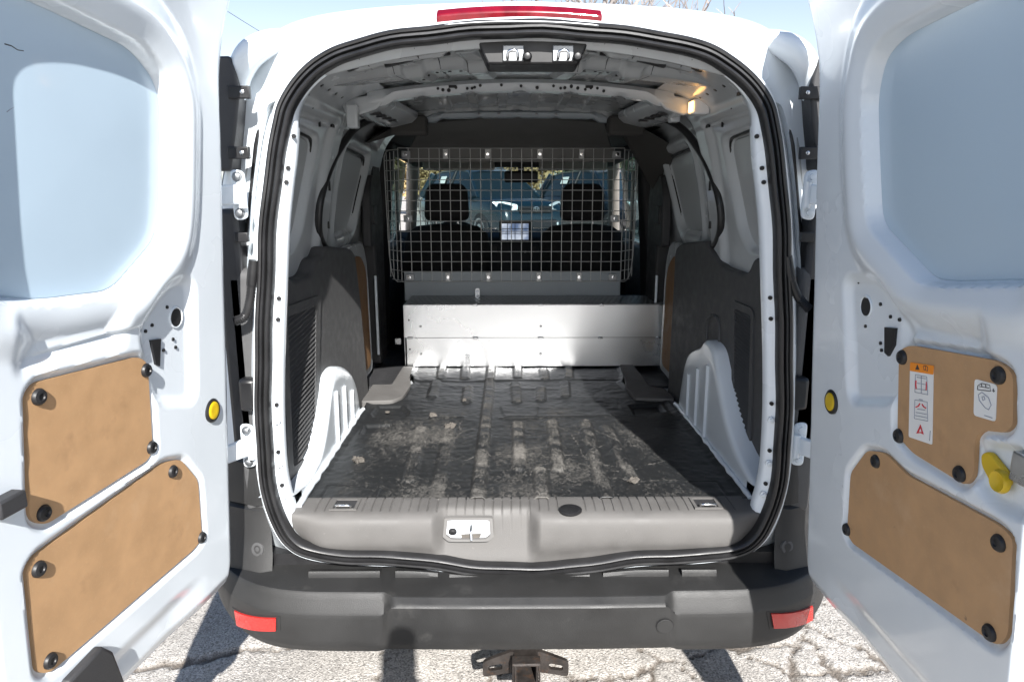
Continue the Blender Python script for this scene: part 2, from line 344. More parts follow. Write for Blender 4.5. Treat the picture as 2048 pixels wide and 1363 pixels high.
# painted flange just inside the seal, running back to the inner panels
fw = lambda p: .12+.88*float(sm(1.72, 1.50, p[1])*sm(.53, .64, p[1]))
fl = MB().loft([ringf(lambda p: -.008, lambda p: .006), ringf(lambda p: -.008-.028*fw(p), lambda p: .016), ringf(lambda p: -.010-.032*fw(p), lambda p: .028), ringf(lambda p: -.010-.030*fw(p), lambda p: .050), ringf(lambda p: .005, lambda p: .075), ringf(lambda p: .04, lambda p: .10)])
flange = part('opening_flange', fl, 'paint', van, 50)
for sgn in (-1, 1):
    for z, kind in ((1.50, 'h'), (1.46, 'h'), (1.18, 'h'), (1.13, 'h'), (.93, 'h'), (.885, 'b'), (.80, 'h'), (.765, 'b'), (.705, 'h'), (.672, 'b'), (1.57, 'h')):
        i = min((k for k in range(len(LOOP)) if LOOP[k][0]*sgn > 0), key=lambda k: abs(LOOP[k][1]-z)); p = LOOP[i]-.031*NRM[i]; y = .0095
        if kind == 'h': mm = MB().lathe((p[0], y+.004, p[1]), (0, -1, 0), [(0, .0052), (.0048, .0052)], 10); part('flange_hole', mm, 'black', flange)
        else: mm = MB().lathe((p[0], y+.004, p[1]), (0, -1, 0), [(0, .009), (.005, .009), (.006, .006), (.010, .006), (.011, .005)], 8); part('bolt', mm, 'paint', flange)

# ---- inner side walls above the trim, with window blanks, pillar and sliding-door seal
WZ = [(1.10, .700), (1.24, .688), (1.32, .676), (1.45, .656), (1.58, .628), (1.65, .600), (1.695, .560), (1.725, .510), (1.742, .465), (1.752, .42)]
WC = catmull(WZ, 14, False)
for sgn in (-1, 1):
    ys = np.arange(.06, 1.78, .012); N = len(WC)
    YY, KK = np.meshgrid(ys, np.arange(N), indexing='ij'); ZZ = WC[:, 0][KK]; XX = WC[:, 1][KK]
    tz = np.gradient(WC[:, 0]); tx = np.gradient(WC[:, 1]); ln = np.hypot(tz, tx); nx, nz = -(tz/ln)[KK], (tx/ln)[KK]   # inward normal
    w1 = rpoly([(.10, 1.62), (.575, 1.60), (.50, 1.33), (.44, 1.27), (.10, 1.27)], .07)
    w2 = rpoly([(1.00, 1.605), (1.46, 1.585), (1.31, 1.275), (.98, 1.275)], .06)
    d1_, d2_ = psdf(YY, ZZ, w1), psdf(YY, ZZ, w2)
    disp = -.030*(1-sm(-.018, .012, d1_))-.026*(1-sm(-.014, .010, d2_))
    disp += .018*(sm(.62, .66, YY)*(1-sm(.76, .80, YY)))*(1-sm(1.62, 1.70, ZZ))         # pillar
    disp += .012*(1-sm(0, .02, np.abs(ZZ-1.665)-.006))*(1-sm(.55, .9, YY))             # cant-rail crease
    disp += -.02*sm(.80, .84, YY)                                                      # sliding door sits further out
    disp += .010*sm(.03, .0, np.abs(d2_-.03))*sm(.88, .95, YY)
    disp += -.012*(1-sm(.0, .03, psdf(YY, ZZ, [(.84, 1.72), (1.6, 1.70), (1.6, 1.64), (.84, 1.655)])))
    disp += .002*vnoise(YY, ZZ, 7, 11)
    A = np.stack([sgn*(XX+nx*disp), YY, ZZ+nz*disp], -1)
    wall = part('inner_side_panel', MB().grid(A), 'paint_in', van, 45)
    for poly, xo, nm in ((w1, -.024, 'window_blank'), (w2, -.040, 'window_blank')):
        sh_ = [( (p[0]-np.mean([q[0] for q in poly]))*.955+np.mean([q[0] for q in poly]), (p[1]-1.44)*.955+1.44) for p in poly]
        ring_o = []
        for yv, zv in sh_:
            xw = np.interp(zv, WC[:, 0], WC[:, 1]); ring_o.append(Vector((sgn*(xw-xo), yv, zv)))
        m = MB().prism(ring_o, (sgn*.02, 0, 0)); part(nm, m, 'blank_in', wall, 30, .004)
        gap = []
        for yv, zv in poly:
            xw = np.interp(zv, WC[:, 0], WC[:, 1]); gap.append((sgn*(xw-xo-.004), yv, zv))
        part('gap_seal', MB().tube(gap, .0055, 6, True), 'black', wall)
    # pressed emboss of the window blank
    # black seal of the sliding-door opening
    pl = [at(x, y, X=-.640) for x, y in [(716, 205), (697, 222), (680, 250), (664, 300), (652, 350), (647, 400), (650, 450), (660, 480), (674, 500), (684, 515)]]
    pl = [Vector((sgn*(np.interp(p.z, WC[:, 0], WC[:, 1])-.012), p.y, p.z)) for p in pl]
    part('sliding_door_seal', MB().tube(catmull(pl, 4, False), .013, 10), 'rubber', wall, 60)
    for (yy, zz, a_, b_) in ((.34, 1.675, .004, .012), (.62, 1.655, .016, .016), (.50, 1.64, .003, .010), (.24, 1.69, .012, .004), (.70, 1.46, .004, .016), (.74, 1.33, .004, .012)):
        xw = np.interp(zz, WC[:, 0], WC[:, 1])-(.021 if yy > .6 and zz < 1.64 else .004)
        part('slot', MB().box(sgn*xw-.003, sgn*xw+.003, yy-a_, yy+a_, zz-b_, zz+b_), 'black', wall)
    # holed cant rail above
    for k in range(9):
        yy = .20+k*.038; part('rail_hole', MB().lathe((sgn*.532, yy, 1.716+.004*(k % 2)), (-sgn*.6, 0, -.7), [(0, .0055), (.003, .0055)], 8), 'black', wall)

# ---- dome lamp, lit, on the right cant rail
lp = at(1385, 215, X=.524)
dome = MB().box(lp.x-.006, lp.x+.046, lp.y-.030, lp.y+.030, lp.z-.022, lp.z+.022); dome_o = part('dome_lamp', dome, 'lamp_lens', van, 30, .005)
part('bulb', MB().box(lp.x-.0105, lp.x-.005, lp.y-.034, lp.y+.012, lp.z-.016, lp.z+.016), 'lamp', dome_o, 30, .003)

# ---- roof: header panel, bows, skin strips
crown = lambda x, y: -(np.interp(y, [0, .12, .5, .7, 2], [.31, .26, .12, .085, .085]))*x*x
def roof_sheet(x0, x1, y0, y1, fz, nx=120, ny=60):
    X_, Y_ = np.meshgrid(np.linspace(x0, x1, nx), np.linspace(y0, y1, ny), indexing='ij'); return X_, Y_, fz(X_, Y_)
def hdr(X_, Y_):
    z = 1.762+.026*(1-sm(.012, .030, Y_))+.012*sm(.03, .10, Y_)+.022*sm(.12, .16, Y_)-.026*sm(.30, .335, Y_)-.000*Y_+crown(X_, Y_)
    for xc in (-.30, -.13, .14, .30):
        z += -.012*(1-sm(.022, .034, np.abs(X_-xc-.18*np.sign(xc)*(.3-Y_))))*sm(.16, .2, Y_)
    z += -.010*(1-sm(.0, .02, psdf(X_, Y_, [(-.40, .11), (-.20, .06), (-.20, .10), (-.40, .15)])))-.010*(1-sm(.0, .02, psdf(X_, Y_, [(.40, .11), (.20, .06), (.20, .10), (.40, .15)])))
    return z
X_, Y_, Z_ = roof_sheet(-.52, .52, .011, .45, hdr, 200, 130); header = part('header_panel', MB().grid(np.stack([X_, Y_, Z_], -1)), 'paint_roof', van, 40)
def on_hdr(x, y): return float(hdr(np.array(x), np.array(y)))
for sgn in (-1, 1):
    for x, y, a_, b_ in ((.30, .095, .034, .009), (.41, .10, .014, .009), (.19, .105, .012, .005), (.155, .075, .010, .003), (.31, .135, .006, .003), (.44, .20, .006, .004)):
        z = on_hdr(x*sgn, y); M_ = Matrix.Translation((x*sgn, y, z)) @ Matrix.Rotation(sgn*.22 if x > .25 else sgn*.1, 4, 'Y')
        part('slot', MB().box(-a_, a_, -b_, b_, -.003, .004, M_), 'black', header)
    for k, (x, y) in enumerate(((.20, .36), (.215, .375), (.235, .36), (.26, .365), (.17, .365), (.275, .385))):
        z = on_hdr(x*sgn, y); part('hole', MB().lathe((x*sgn, y, z+.003), (0, 0, -1), [(0, .0045), (.0045, .0045)], 8), 'black', header)
for x in (-.36, -.235, -.16, .16, .235, .36):
    part('panel_seam', MB().tube([(x+.10*np.sign(x)*(.2-y), y, on_hdr(x+.10*np.sign(x)*(.2-y), y)+.0006) for y in np.linspace(.02, .445, 30)], .0013, 5), 'trim_dark', header)
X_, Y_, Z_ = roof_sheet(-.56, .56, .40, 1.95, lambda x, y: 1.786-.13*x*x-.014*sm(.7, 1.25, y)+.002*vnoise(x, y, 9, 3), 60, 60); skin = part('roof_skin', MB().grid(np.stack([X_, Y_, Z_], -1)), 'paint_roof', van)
def bow(y0, zt, zb, half, name, depth=.075, matn='paint_in', cr=.09):
    xs = np.linspace(-half, half, 90); rg = []
    for x in xs:
        e = .012*float(sm(half-.09, half-.05, abs(x))); c = -cr*x*x; no = .005*max(0, math.cos(x*2*math.pi/.155))**6
        rg.append([(x, y0+.012, zt+c), (x, y0, zt-.012+c-e), (x, y0+.002, zb+.012+c-e), (x, y0+.014, zb+c-e+no), (x, y0+depth-.015, zb+c-e+no), (x, y0+depth, zb+.014+c-e), (x, y0+depth, zt+c)])
    return part(name, MB().loft(rg), matn, van, 40)
b1 = bow(.585, 1.780, 1.745, .475, 'roof_bow', .07, cr=.17); b2 = bow(1.22, 1.785, 1.760, .42, 'roof_bow', .06, 'paint_roof', .10)
b3 = bow(1.262, 1.766, 1.732, .385, 'closing_strip', .02, 'bulkhead', .05)
for x in (-.255, -.24, -.222, -.20, -.165, -.15, -.142, -.125, -.06, .0, .05, .10, .122, .135, .155, .175, .198, .215, .235, .255):
    part('hole', MB().lathe((x, .588, 1.758-.17*x*x+.004*math.sin(x*90)), (0, -1, 0), [(0, .0046+.002*math.sin(x*50)), (.0045, .0046)], 8), 'black', b1)
for sgn in (-1, 1):
    part('slot', MB().box(sgn*.21-.012, sgn*.21+.012, .583, .592, 1.752, 1.760), 'black', b1)
    # side rails running forward from the bow ends
    rg = []
    for y, dz, dx in ((.588, 0, 0), (.62, .004, -.004), (.80, .008, -.02), (1.00, .010, -.03), (1.14, .012, -.04)):
        rg.append([(sgn*(.43+dx), y, 1.735+dz), (sgn*(.425+dx), y, 1.712+dz), (sgn*(.45+dx), y, 1.690+dz), (sgn*(.505+dx*.5), y, 1.672+dz), (sgn*.545, y, 1.680+dz), (sgn*.56, y, 1.72+dz)])
    m = MB().loft(rg); m.f += [tuple(range(6)), tuple(len(m.v)-6+k for k in range(6))]; rail = part('roof_rail', m, 'paint_in', van, 35, .006, 2)
    for k, (y, l) in enumerate(((.66, .03), (.74, .03), (.83, .028), (.92, .026))):
        part('slot', MB().box(sgn*(.462-.03*(y-.6))-.020, sgn*(.462-.03*(y-.6))+.012, y, y+l, 1.6805+.02*(y-.6), 1.6875+.02*(y-.6)), 'black', rail)
    part('foam_block', MB().box(*sorted((sgn*.36, sgn*.50)), 1.16, 1.26, 1.66, 1.735), 'headliner', van, 30, .012)
    part('dark_closing_panel', MB().prism([(sgn*.40, 1.29, 1.755), (sgn*.66, 1.29, 1.62), (sgn*.70, 1.79, 1.40), (sgn*.70, 1.79, 1.72), (sgn*.50, 1.79, 1.73)], (0, .01, .004)), 'headliner', van, 0)
    cp = at(705, 232, X=-.515) if sgn < 0 else at(1350, 222, X=.515)
    part('wiring_cover', MB().box(cp.x-.017, cp.x+.017, cp.y-.012, cp.y+.03, cp.z-.036, cp.z+.034), 'paint_in', van, 30, .006, 3)
    for x in (.075, .155):
        part('rivet', MB().lathe((sgn*x, 1.258, 1.748-.05*x*x), (0, -1, 0), [(0, .006), (.003, .005), (.004, .002)], 8), 'zinc', b2)
        part('rivet', MB().lathe((sgn*x, 1.06, 1.778-.13*x*x), (0, 0, -1), [(0, .008), (.003, .006)], 8), 'zinc', skin)
for x in (-.27, -.17, -.06, .06, .17, .27):     # stiffening swages of the roof skin
    m = MB(); m.prism([(x-.020, .70, 1.787-.13*x*x), (x-.014, .70, 1.779-.13*x*x), (x+.014, .70, 1.779-.13*x*x), (x+.020, .70, 1.787-.13*x*x)], (0, .52, -.013)); part('roof_swage', m, 'paint_roof', skin, 30)
part('headliner', MB().grid(np.stack(roof_sheet(-.72, .72, 1.32, 3.0, lambda x, y: 1.735-.09*x*x-.05*sm(2.4, 3.0, y)), -1)), 'headliner', van)

# ---- black latch housing with two strikers under the roof edge
m = MB(); m.prism([(-.115, .022, 1.781), (-.088, .022, 1.724), (.118, .022, 1.724), (.148, .022, 1.781)], (0, .085, -.004)); lt = part('latch_housing', m, 'black', van, 30, .005)
for x in (-.027, .086):
    part('striker_plate', MB().box(x-.026, x+.022, .016, .0225, 1.729, 1.764), 'zinc', lt, 30, .002)
    part('striker', MB().tube(catmull([(x-.015, .010, 1.733), (x-.015, -.008, 1.734), (x-.012, -.013, 1.745), (x+.004, -.013, 1.746), (x+.008, -.008, 1.734), (x+.008, .010, 1.733)], 4, False), .0036, 8), 'chrome', lt, 60)
    part('bump_stop', MB().lathe((x+.029, .012, 1.737), (0, -1, 0), [(0, .011), (.010, .011), (.016, .007), (.017, .003)], 12), 'black', lt, 40)
# ---- high brake lamp on the roof edge
def arc_bar(x0, x1, fz, y0, y1, h0, h1, n=30):
    rg = []
    for i in range(n+1):
        x = x0+(x1-x0)*i/n; z = fz(x); rg.append([(x, y0, z+h0), (x, y0-.004, z+h0+(h1-h0)*.55), (x, y0+.012, z+h1), (x, y1, z+h1), (x, y1, z+h0)])
    m = MB().loft(rg); m.f += [tuple(range(5)), tuple(len(m.v)-5+k for k in range(5))]; return m
zr = lambda x: 1.816-.28*(x+.015)**2
bl = part('brake_lamp', arc_bar(-.200, .168, zr, .000, .09, -.004, .030), 'red', van, 35, .004)
part('lamp_trim', arc_bar(-.182, .160, zr, -.012, .04, -.014, -.0035), 'zinc', bl, 35, .002)

# ---- grey side trims with vents, wheel arches
def side_poly(px, X): return [(p.y, p.z) for p in (at(x, y, X=X) for x, y in px)]
def trim_poly(px, X, k):
    out = []
    for x, y in px:
        p = at(x, y, X=X)
        for _ in range(30): p = at(x, y, X=X+.7*0+k*(1.0-p.y)*1.0) if abs(k) < 1e-9 else at(x, y, X=.5*p.x+.5*(X+k*(1.0-p.y)))
        out.append((p.y, p.z))
    return out
TRL = [(554, 524), (568, 528), (579, 553), (590, 562), (625, 549), (634, 517), (648, 512), (653, 492), (702, 496), (711, 507), (722, 600), (738, 783)]
TRR = [(1519, 514), (1508, 514), (1497, 542), (1487, 548), (1440, 532), (1425, 506), (1415, 492), (1412, 481), (1362, 486), (1350, 497), (1345, 600), (1335, 777)]
VNT = {-1: [(568, 630), (632, 606), (627, 905), (580, 942)], 1: [(1470, 612), (1507, 628), (1501, 872), (1470, 826)]}
trims = {}
for sgn, px in ((-1, TRL), (1, TRR)):
    XT = sgn*(.618 if sgn < 0 else .642); P = trim_poly(px, XT, sgn*.045); P = P+[(P[-1][0], .60), (.045, .60)]; P[0] = (.045, P[0][1])
    P = rpoly(P, .03, 4); m = MB().prism([(XT, y, z) for y, z in P], (sgn*.075, 0, 0))
    tr = part('side_trim', m.shear(sgn*.045), 'trim', van, 40, .016, 4); trims[sgn] = tr
    V = trim_poly(VNT[sgn], XT, sgn*.045); y0 = min(v[0] for v in V); c = np.mean(V, 0)
    out_ = rpoly([((y-c[0])*1.22+c[0], (z-c[1])*1.10+c[1]) for y, z in V], .03, 4); inn = rpoly([((y-c[0])*.90+c[0], (z-c[1])*.97+c[1]) for y, z in V], .015, 4)
    fo = [(XT-sgn*.006, y, z) for y, z in out_]; fi = [(XT-sgn*.006, y, z) for y, z in inn]
    m = MB().loft([[(XT+sgn*.002, y, z) for y, z in out_], fo, fi, [(XT+sgn*.004, y, z) for y, z in inn]]); vf = part('vent_frame', m.shear(sgn*.045), 'trim', tr, 30)
    part('vent_shadow_box', MB().prism([(XT-sgn*.0005, y, z) for y, z in inn], (sgn*.0004, 0, 0)).shear(sgn*.045), 'black', tr, 0)
    zlo, zhi = min(z for y, z in inn), max(z for y, z in inn); n = 31
    for k in range(n):
        z = zlo+(zhi-zlo)*(k+.5)/n; xs = []
        for (ya, za), (yb, zb) in zip(inn, inn[1:]+inn[:1]):
            if (za-z)*(zb-z) < 0: xs.append(ya+(yb-ya)*(z-za)/(zb-za))
        if len(xs) < 2: continue
        a_, b_ = min(xs)-.002, max(xs)+.002; tilt = .0045
        m = MB().prism([(XT-sgn*.0045, a_, z-.0045), (XT-sgn*.0065, a_, z-.0025), (XT-sgn*.001, a_, z+.0028), (XT+sgn*.0005, a_, z+.001)], (0, b_-a_, (b_-a_)*.10)); part('slat', m.shear(sgn*.045), 'trim', tr, 0)
    if sgn > 0:
        q = [at(x, y, X=XT) for x, y in [(1407, 700), (1407, 650), (1414, 632), (1424, 634), (1428, 652), (1428, 700)]]
        part('trim_pocket', MB().tube([(XT-.001, p.y, p.z) for p in catmull([tuple(p) for p in q], 4, False).tolist() for p in [Vector(p)]], .006, 8).shear(sgn*.045), 'trim', tr, 60)
ARL = [(588, 992), (615, 965), (640, 918), (654, 850), (662, 785), (670, 748), (684, 734), (704, 746), (716, 776), (724, 828)]
ARR = [(1512, 975), (1478, 915), (1455, 850), (1440, 780), (1432, 735), (1424, 698), (1408, 682), (1396, 696), (1372, 712), (1360, 770), (1352, 828)]
for sgn, px in ((-1, ARL), (1, ARR)):
    XA = sgn*(.600 if sgn < 0 else .620); P = [(p[0], p[1]) for p in catmull(side_poly(px, XA), 5, False)]
    P = [(y, max(z, .61)) for y, z in P]; c = (np.mean([p[0] for p in P]), .60)
    yb0, yb1 = P[0][0], P[-1][0]; rg = []
    for off, sc_ in ((.09, 1.02), (.012, 1.01), (.004, .985), (0, .95), (0, .86)):
        rg.append([(XA+sgn*off, c[0]+(y-c[0])*sc_, .60+(z-.60)*sc_) for y, z in P])
    m = MB().loft(rg, False); last = rg[-1]; o_ = len(m.v); m.v += [(XA, y, .60) for x, y, z in last]; n_ = len(P); L0 = o_-n_
    m.f += [(L0+k, L0+k+1, o_+k+1, o_+k) for k in range(n_-1)]
    ar = part('wheel_arch', m, 'paint', van, 50)
    for k in range(3):
        ty = yb0+(yb1-yb0)*(.56+.13*k); zt = .60+(np.interp(ty, [p[0] for p in P], [p[1] for p in P])-.60)*(.86-.05*k)
        part('rib', MB().prism([(XA+.001*sgn, ty-.014, .63), (XA-sgn*.007, ty-.006, .632), (XA-sgn*.007, ty+.006, .632), (XA+.001*sgn, ty+.014, .63)], (0, .006, zt-.65)), 'paint', ar, 30)
    # turned-up lower flange with old sealant
    base = [(XA-sgn*(.004+.0018*math.sin(9*k)), yb0+.02+(yb1-yb0-.02)*k/24, ZF+.005+.0016*math.sin(k*2.3)) for k in range(25)]
    part('arch_flange', MB().tube(base, lambda t: .008+.0012*math.sin(t*40), 8), 'paint', ar, 60)

# ---- sliding door inners beyond the trim: hardboard panel, black handle and pillar covers
for sgn in (-1, 1):
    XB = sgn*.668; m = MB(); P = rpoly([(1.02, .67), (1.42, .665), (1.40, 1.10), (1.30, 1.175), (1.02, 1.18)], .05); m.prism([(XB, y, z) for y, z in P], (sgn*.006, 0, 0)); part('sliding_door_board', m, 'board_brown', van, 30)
    P2 = rpoly([(.95, .62), (1.50, .62), (1.47, 1.13), (1.40, 1.23), (.95, 1.23)], .05); part('sliding_door_panel', MB().prism([(sgn*.676, y, z) for y, z in P2], (sgn*.03, 0, 0)), 'paint_in', van, 30, .01)
    P3 = rpoly([(1.60, .62), (1.78, .62), (1.80, 1.40), (1.70, 1.74), (1.58, 1.62), (1.56, 1.30)], .03); part('pillar_cover', MB().prism([(sgn*.655, y, z) for y, z in P3], (sgn*.06, 0, 0)), 'trim_dark', van, 30, .01)
    P4 = rpoly([(1.40, 1.20), (1.56, 1.20), (1.56, 1.50), (1.48, 1.52), (1.42, 1.44)], .03); ph = part('door_latch_cover', MB().prism([(sgn*.640, y, z) for y, z in P4], (sgn*.04, 0, 0)), 'trim_dark', van, 30, .008)
    part('latch_pull', MB().box(sgn*.640-.008, sgn*.640+.008, 1.45, 1.53, 1.30, 1.38), 'black', ph, 30, .004)
    part('floor_step', MB().box(*sorted((sgn*.50, sgn*.75)), 1.28, 1.95, .585, .600), 'trim_dark', van)
    part('jamb_strip', MB().box(*sorted((sgn*.652, sgn*.664)), 1.545, 1.56, .68, 1.06), 'paint', van, 30, .004)
    # grey L-shaped floor trims beside the mat
    if sgn < 0: px = [(722, 802), (745, 768), (783, 768), (806, 732), (826, 732), (819, 752), (822, 768), (806, 792), (786, 800)]
    else: px = [(1240, 728), (1266, 728), (1300, 772), (1330, 776), (1350, 797), (1270, 795), (1252, 775), (1248, 752)]
    P = [at(x, y, Z=ZF+.012) for x, y in px]; part('floor_trim', MB().prism([tuple(p) for p in rpoly([tuple(p) for p in P], .012, 3)], (0, 0, -.03)), 'sill', van, 30, .003)

# ---- sill cover: ribbed top, latch recess
xs = np.linspace(-.605, .618, 760); prA = np.array([(.115, .612), (.105, .6255), (.06, .6265), (.024, .624), (.006, .618), (-.006, .605), (-.010, .575), (-.008, .545), (.004, .520), (.012, .50)])
prB = np.array([(.115, .612), (.105, .6255), (.075, .6255), (.05, .622), (.040, .612), (.034, .598), (.026, .570), (.016, .536), (.006, .506), (.012, .48)])
ca, cb = catmull(prA, 4, False), catmull(prB, 4, False); A = np.zeros((len(xs), len(ca), 3))
for i, x in enumerate(xs):
    k = float(sm(-.245, -.205, x)*(1-sm(.005, .045, x))); pr = ca*(1-k)+cb*k
    e = float(sm(.50, .61, abs(x-.006))); pr = pr.copy(); pr[:, 0] += .045*e*e*sm(.55, 0.2, np.linspace(0, 1, len(pr)))*0+.05*e*e*np.clip((np.linspace(0, 1, len(pr))-.4)*2, 0, 1)
    dip = float(sm(.30, .05, abs(x+.04))); pr[:, 1] -= .028*dip*np.clip((np.linspace(0, 1, len(pr))-.55)*2.2, 0, 1)
    gv = min(abs(((x+.585) % .0245)-.012), 1); top = ((pr[:, 0] > .026) & (pr[:, 0] < .112)).astype(float)
    gr_ = (1-float(sm(.0008, .0024, gv)))*top*(1 if abs(x) < .57 else 0)*(0 if (abs(x+.475) < .034 or abs(x-.485) < .034 or abs(x-.128) < .03) else 1)
    A[i, :, 0] = x; A[i, :, 1] = pr[:, 0]; A[i, :, 2] = pr[:, 1]-.0032*gr_
sill = part('sill_cover', MB().grid(A), 'sill', van, 40)
for xc in (-.475, .485):
    r = MB(); o_ = [(xc-.036, .024), (xc+.036, .024), (xc+.036, .088), (xc-.036, .088)]; i_ = [(xc-.028, .030), (xc+.028, .030), (xc+.028, .082), (xc-.028, .082)]
    r.loft([[(x, y, .626) for x, y in o_], [(x, y, .6305) for x, y in o_], [(x, y, .6305) for x, y in i_], [(x, y, .6275) for x, y in i_]]); part('ring_recess', r, 'sill', sill, 0)
    part('recess_floor', MB().box(xc-.028, xc+.028, .030, .082, .6272, .6278), 'trim_dark', sill)
    part('tie_down_ring', MB().tube(catmull([(xc-.019, .036, .629), (xc-.019, .028, .638), (xc-.012, .024, .6405), (xc+.012, .024, .6405), (xc+.019, .028, .638), (xc+.019, .036, .629)], 4, False), .0036, 8), 'chrome', sill, 60)
pc = at(1143, 1029, Z=.628); part('round_plug', MB().lathe((pc.x, pc.y+.03, .6255), (0, 0, 1), [(0, .030), (.004, .030), (.0055, .027), (.0045, .022)], 28), 'black', sill)
# latch recess with striker
lx0, lx1 = at(889, 1060, Y=.02).x, at(985, 1060, Y=.02).x
m = MB(); fz = lambda t: (.036-.026*t, .606-.064*t); o_ = rpoly([(lx0, 0.02), (lx1, .02), (lx1+.004, .72), (lx1-.012, .9), (lx0+.012, .9), (lx0-.004, .72)], .03, 4)
C3 = lambda x, t, d: (x, fz(t)[0]-.004+d*.93, fz(t)[1]+d*.36)
cx_ = (lx0+lx1)/2; i_ = [((x-cx_)*.86+cx_, (t-.45)*.80+.45) for x, t in o_]
m.loft([[C3(x, t, .004) for x, t in o_], [C3(x, t, -.005) for x, t in o_], [C3(x, t, -.005) for x, t in i_], [C3(x, t, .003) for x, t in i_]]); lr = part('latch_recess', m, 'sill', sill, 40)
part('recess_back', MB().prism([C3(x, t, .001) for x, t in i_], (0, .001, 0)), 'paint', sill)
part('striker', MB().prism([C3(cx_+.004, .30, -.001), C3(cx_+.004, .35, -.020), C3(cx_+.006, .70, -.020), C3(cx_+.006, .78, -.001)], (.006, 0, 0)), 'chrome', sill, 30, .001)
part('bump_stop', MB().lathe(C3(lx0+.022, .55, 0), (0, -.93, -.36), [(0, .011), (.006, .011), (.009, .007), (.008, .003)], 14), 'black', sill)
part('recess_dirt', MB().prism([C3(x, t, -.0005) for x, t in rpoly([(cx_-.02, .66), (cx_+.035, .64), (cx_+.03, .80), (cx_-.018, .81)], .02)], (0, .0008, 0)), 'dirt', sill)

# ---- bumper
xs = np.linspace(-.89, .89, 240)
def bplan(x): ax = abs(x); return .25*np.clip((ax-.40)/.49, 0, 1)**3.6+.006*sm(.1, .5, ax)
rows = []
pc_ = [(.03, .466), (-.03, .463), (-.09, .459), (-.108, .457), (-.111, .455), (-.128, .444), (-.1305, .440), (-.128, .38), (-.121, .335), (-.112, .313), (-.09, .302), (.03, .300)]
po_ = [(.03, .470), (-.03, .464), (-.075, .459), (-.088, .457), (-.091, .454), (-.110, .412), (-.112, .406), (-.112, .37), (-.109, .318), (-.098, .296), (-.07, .284), (.03, .280)]
lin = lambda P: np.array([np.array(P[i])*(1-k/3)+np.array(P[i+1])*k/3 for i in range(len(P)-1) for k in range(3)]+[np.array(P[-1])]); pc2, po2 = lin(pc_), lin(po_); A = np.zeros((len(xs), len(pc2), 3))
for i, x in enumerate(xs):
    tt = np.linspace(0, 1, len(pc2)); lean = .05*np.clip(tt-.45, 0, 1); k = sm(.335, .365, abs(x-.01)-lean*1.2)
    pr = pc2*(1-k)[:, None]+po2*k[:, None]; ax = abs(x); rise = .10*np.clip((ax-.70)/.175, 0, 1)**2
    sh_ = np.clip((ax-.80)/.075, 0, 1)
    A[i, :, 0] = x*(1-.03*np.clip(tt-.55, 0, 1)*2*sm(.6, .87, ax)); A[i, :, 1] = pr[:, 0]+bplan(x); A[i, :, 2] = pr[:, 1]+.012*float(sm(.6, .87, ax))*tt
bump = part('bumper', MB().grid(A), 'bumper', van, 28)
m = MB(); m.box(-.70, .70, .03, .10, .30, .50); part('bumper_beam', m, 'black', van)
# raised lip with clip slots where the bumper tucks under the seal
for x0_, x1_ in ((-.56, -.375), (-.335, -.225), (-.195, -.06), (.03, .17), (.205, .375), (.41, .50)):
    A2 = []
    for k in range(9):
        x = x0_+(x1_-x0_)*k/8; zl = .466+.018*float(sm(.08, .32, abs(x))); A2.append([(x, .0, zl-.012), (x, -.024, zl-.004), (x, -.028, zl-.012), (x, -.027, .452)])
    part('bumper_lip', MB().loft(A2, False), 'bumper', bump, 30)
for sgn in (-1, 1):
    # corner towers rising beside the opening
    m = MB(); rg = []
    for z, xo, yo in ((.44, .00, -.02), (.50, .00, .0), (.56, .005, .018), (.62, .01, .022), (.628, .012, .034), (.634, .012, .024), (.70, .012, .026), (.748, .014, .03), (.752, .016, .06)):
        ins = .665+xo+.0*z; rg.append([(sgn*(ins+.0), .018+yo, z), (sgn*(ins+.03), .012+yo, z), (sgn*(.80), .05+yo, z), (sgn*.868, .13+yo, z), (sgn*.866, .26, z)])
    m.loft(rg, False); tw = part('bumper_corner', m, 'bumper', bump, 35)
    cp = at(513, 1103, Y=.01) if sgn < 0 else at(1577, 1098, Y=.01)
    part('push_clip', MB().lathe((cp.x, cp.y+.016, cp.z), (sgn*.3, -1, .25), [(0, .019), (.006, .018), (.007, .011), (.004, .010), (.006, .005)], 18), 'trim', tw, 40)
    # reflectors
    px = [(470, 1218), (553, 1233), (553, 1258), (475, 1247)] if sgn < 0 else [(1624, 1209), (1624, 1236), (1546, 1253), (1541, 1224)]
    def bsurf(x, z): return float(np.interp(z, [.284, .296, .318, .37, .406, .412], [-.07, -.098, -.109, -.112, -.112, -.110]))+float(bplan(abs(x)*1.004))
    P = []
    for q in px:
        yy = 0.
        for _ in range(10): p = at(*q, Y=yy); yy = bsurf(p.x, p.z)
        P.append(p)
    def patch(grow_, dy, nu=14, nv=5):
        c = sum(P, Vector())/4; Qc = [c+(p-c)*grow_ for p in P]; A3 = np.zeros((nu, nv, 3)); B3 = A3.copy()
        for a_ in range(nu):
            for b_ in range(nv):
                u, v = a_/(nu-1), b_/(nv-1); p = (Qc[0]*(1-u)+Qc[1]*u)*(1-v)+(Qc[3]*(1-u)+Qc[2]*u)*v; y = bsurf(p.x, p.z); A3[a_, b_] = (p.x, y+dy, p.z); B3[a_, b_] = (p.x, y+.012, p.z)
        m = MB().grid(A3)
        for e_ in ((slice(None), 0), (slice(None), -1), (0, slice(None)), (-1, slice(None))): m.grid(np.stack([A3[e_], B3[e_]], 0))
        return m
    part('reflector_bezel', patch(1.16, -.002), 'bumper', bump, 30); part('reflector', patch(1.0, -.007), 'reflector', bump, 30)
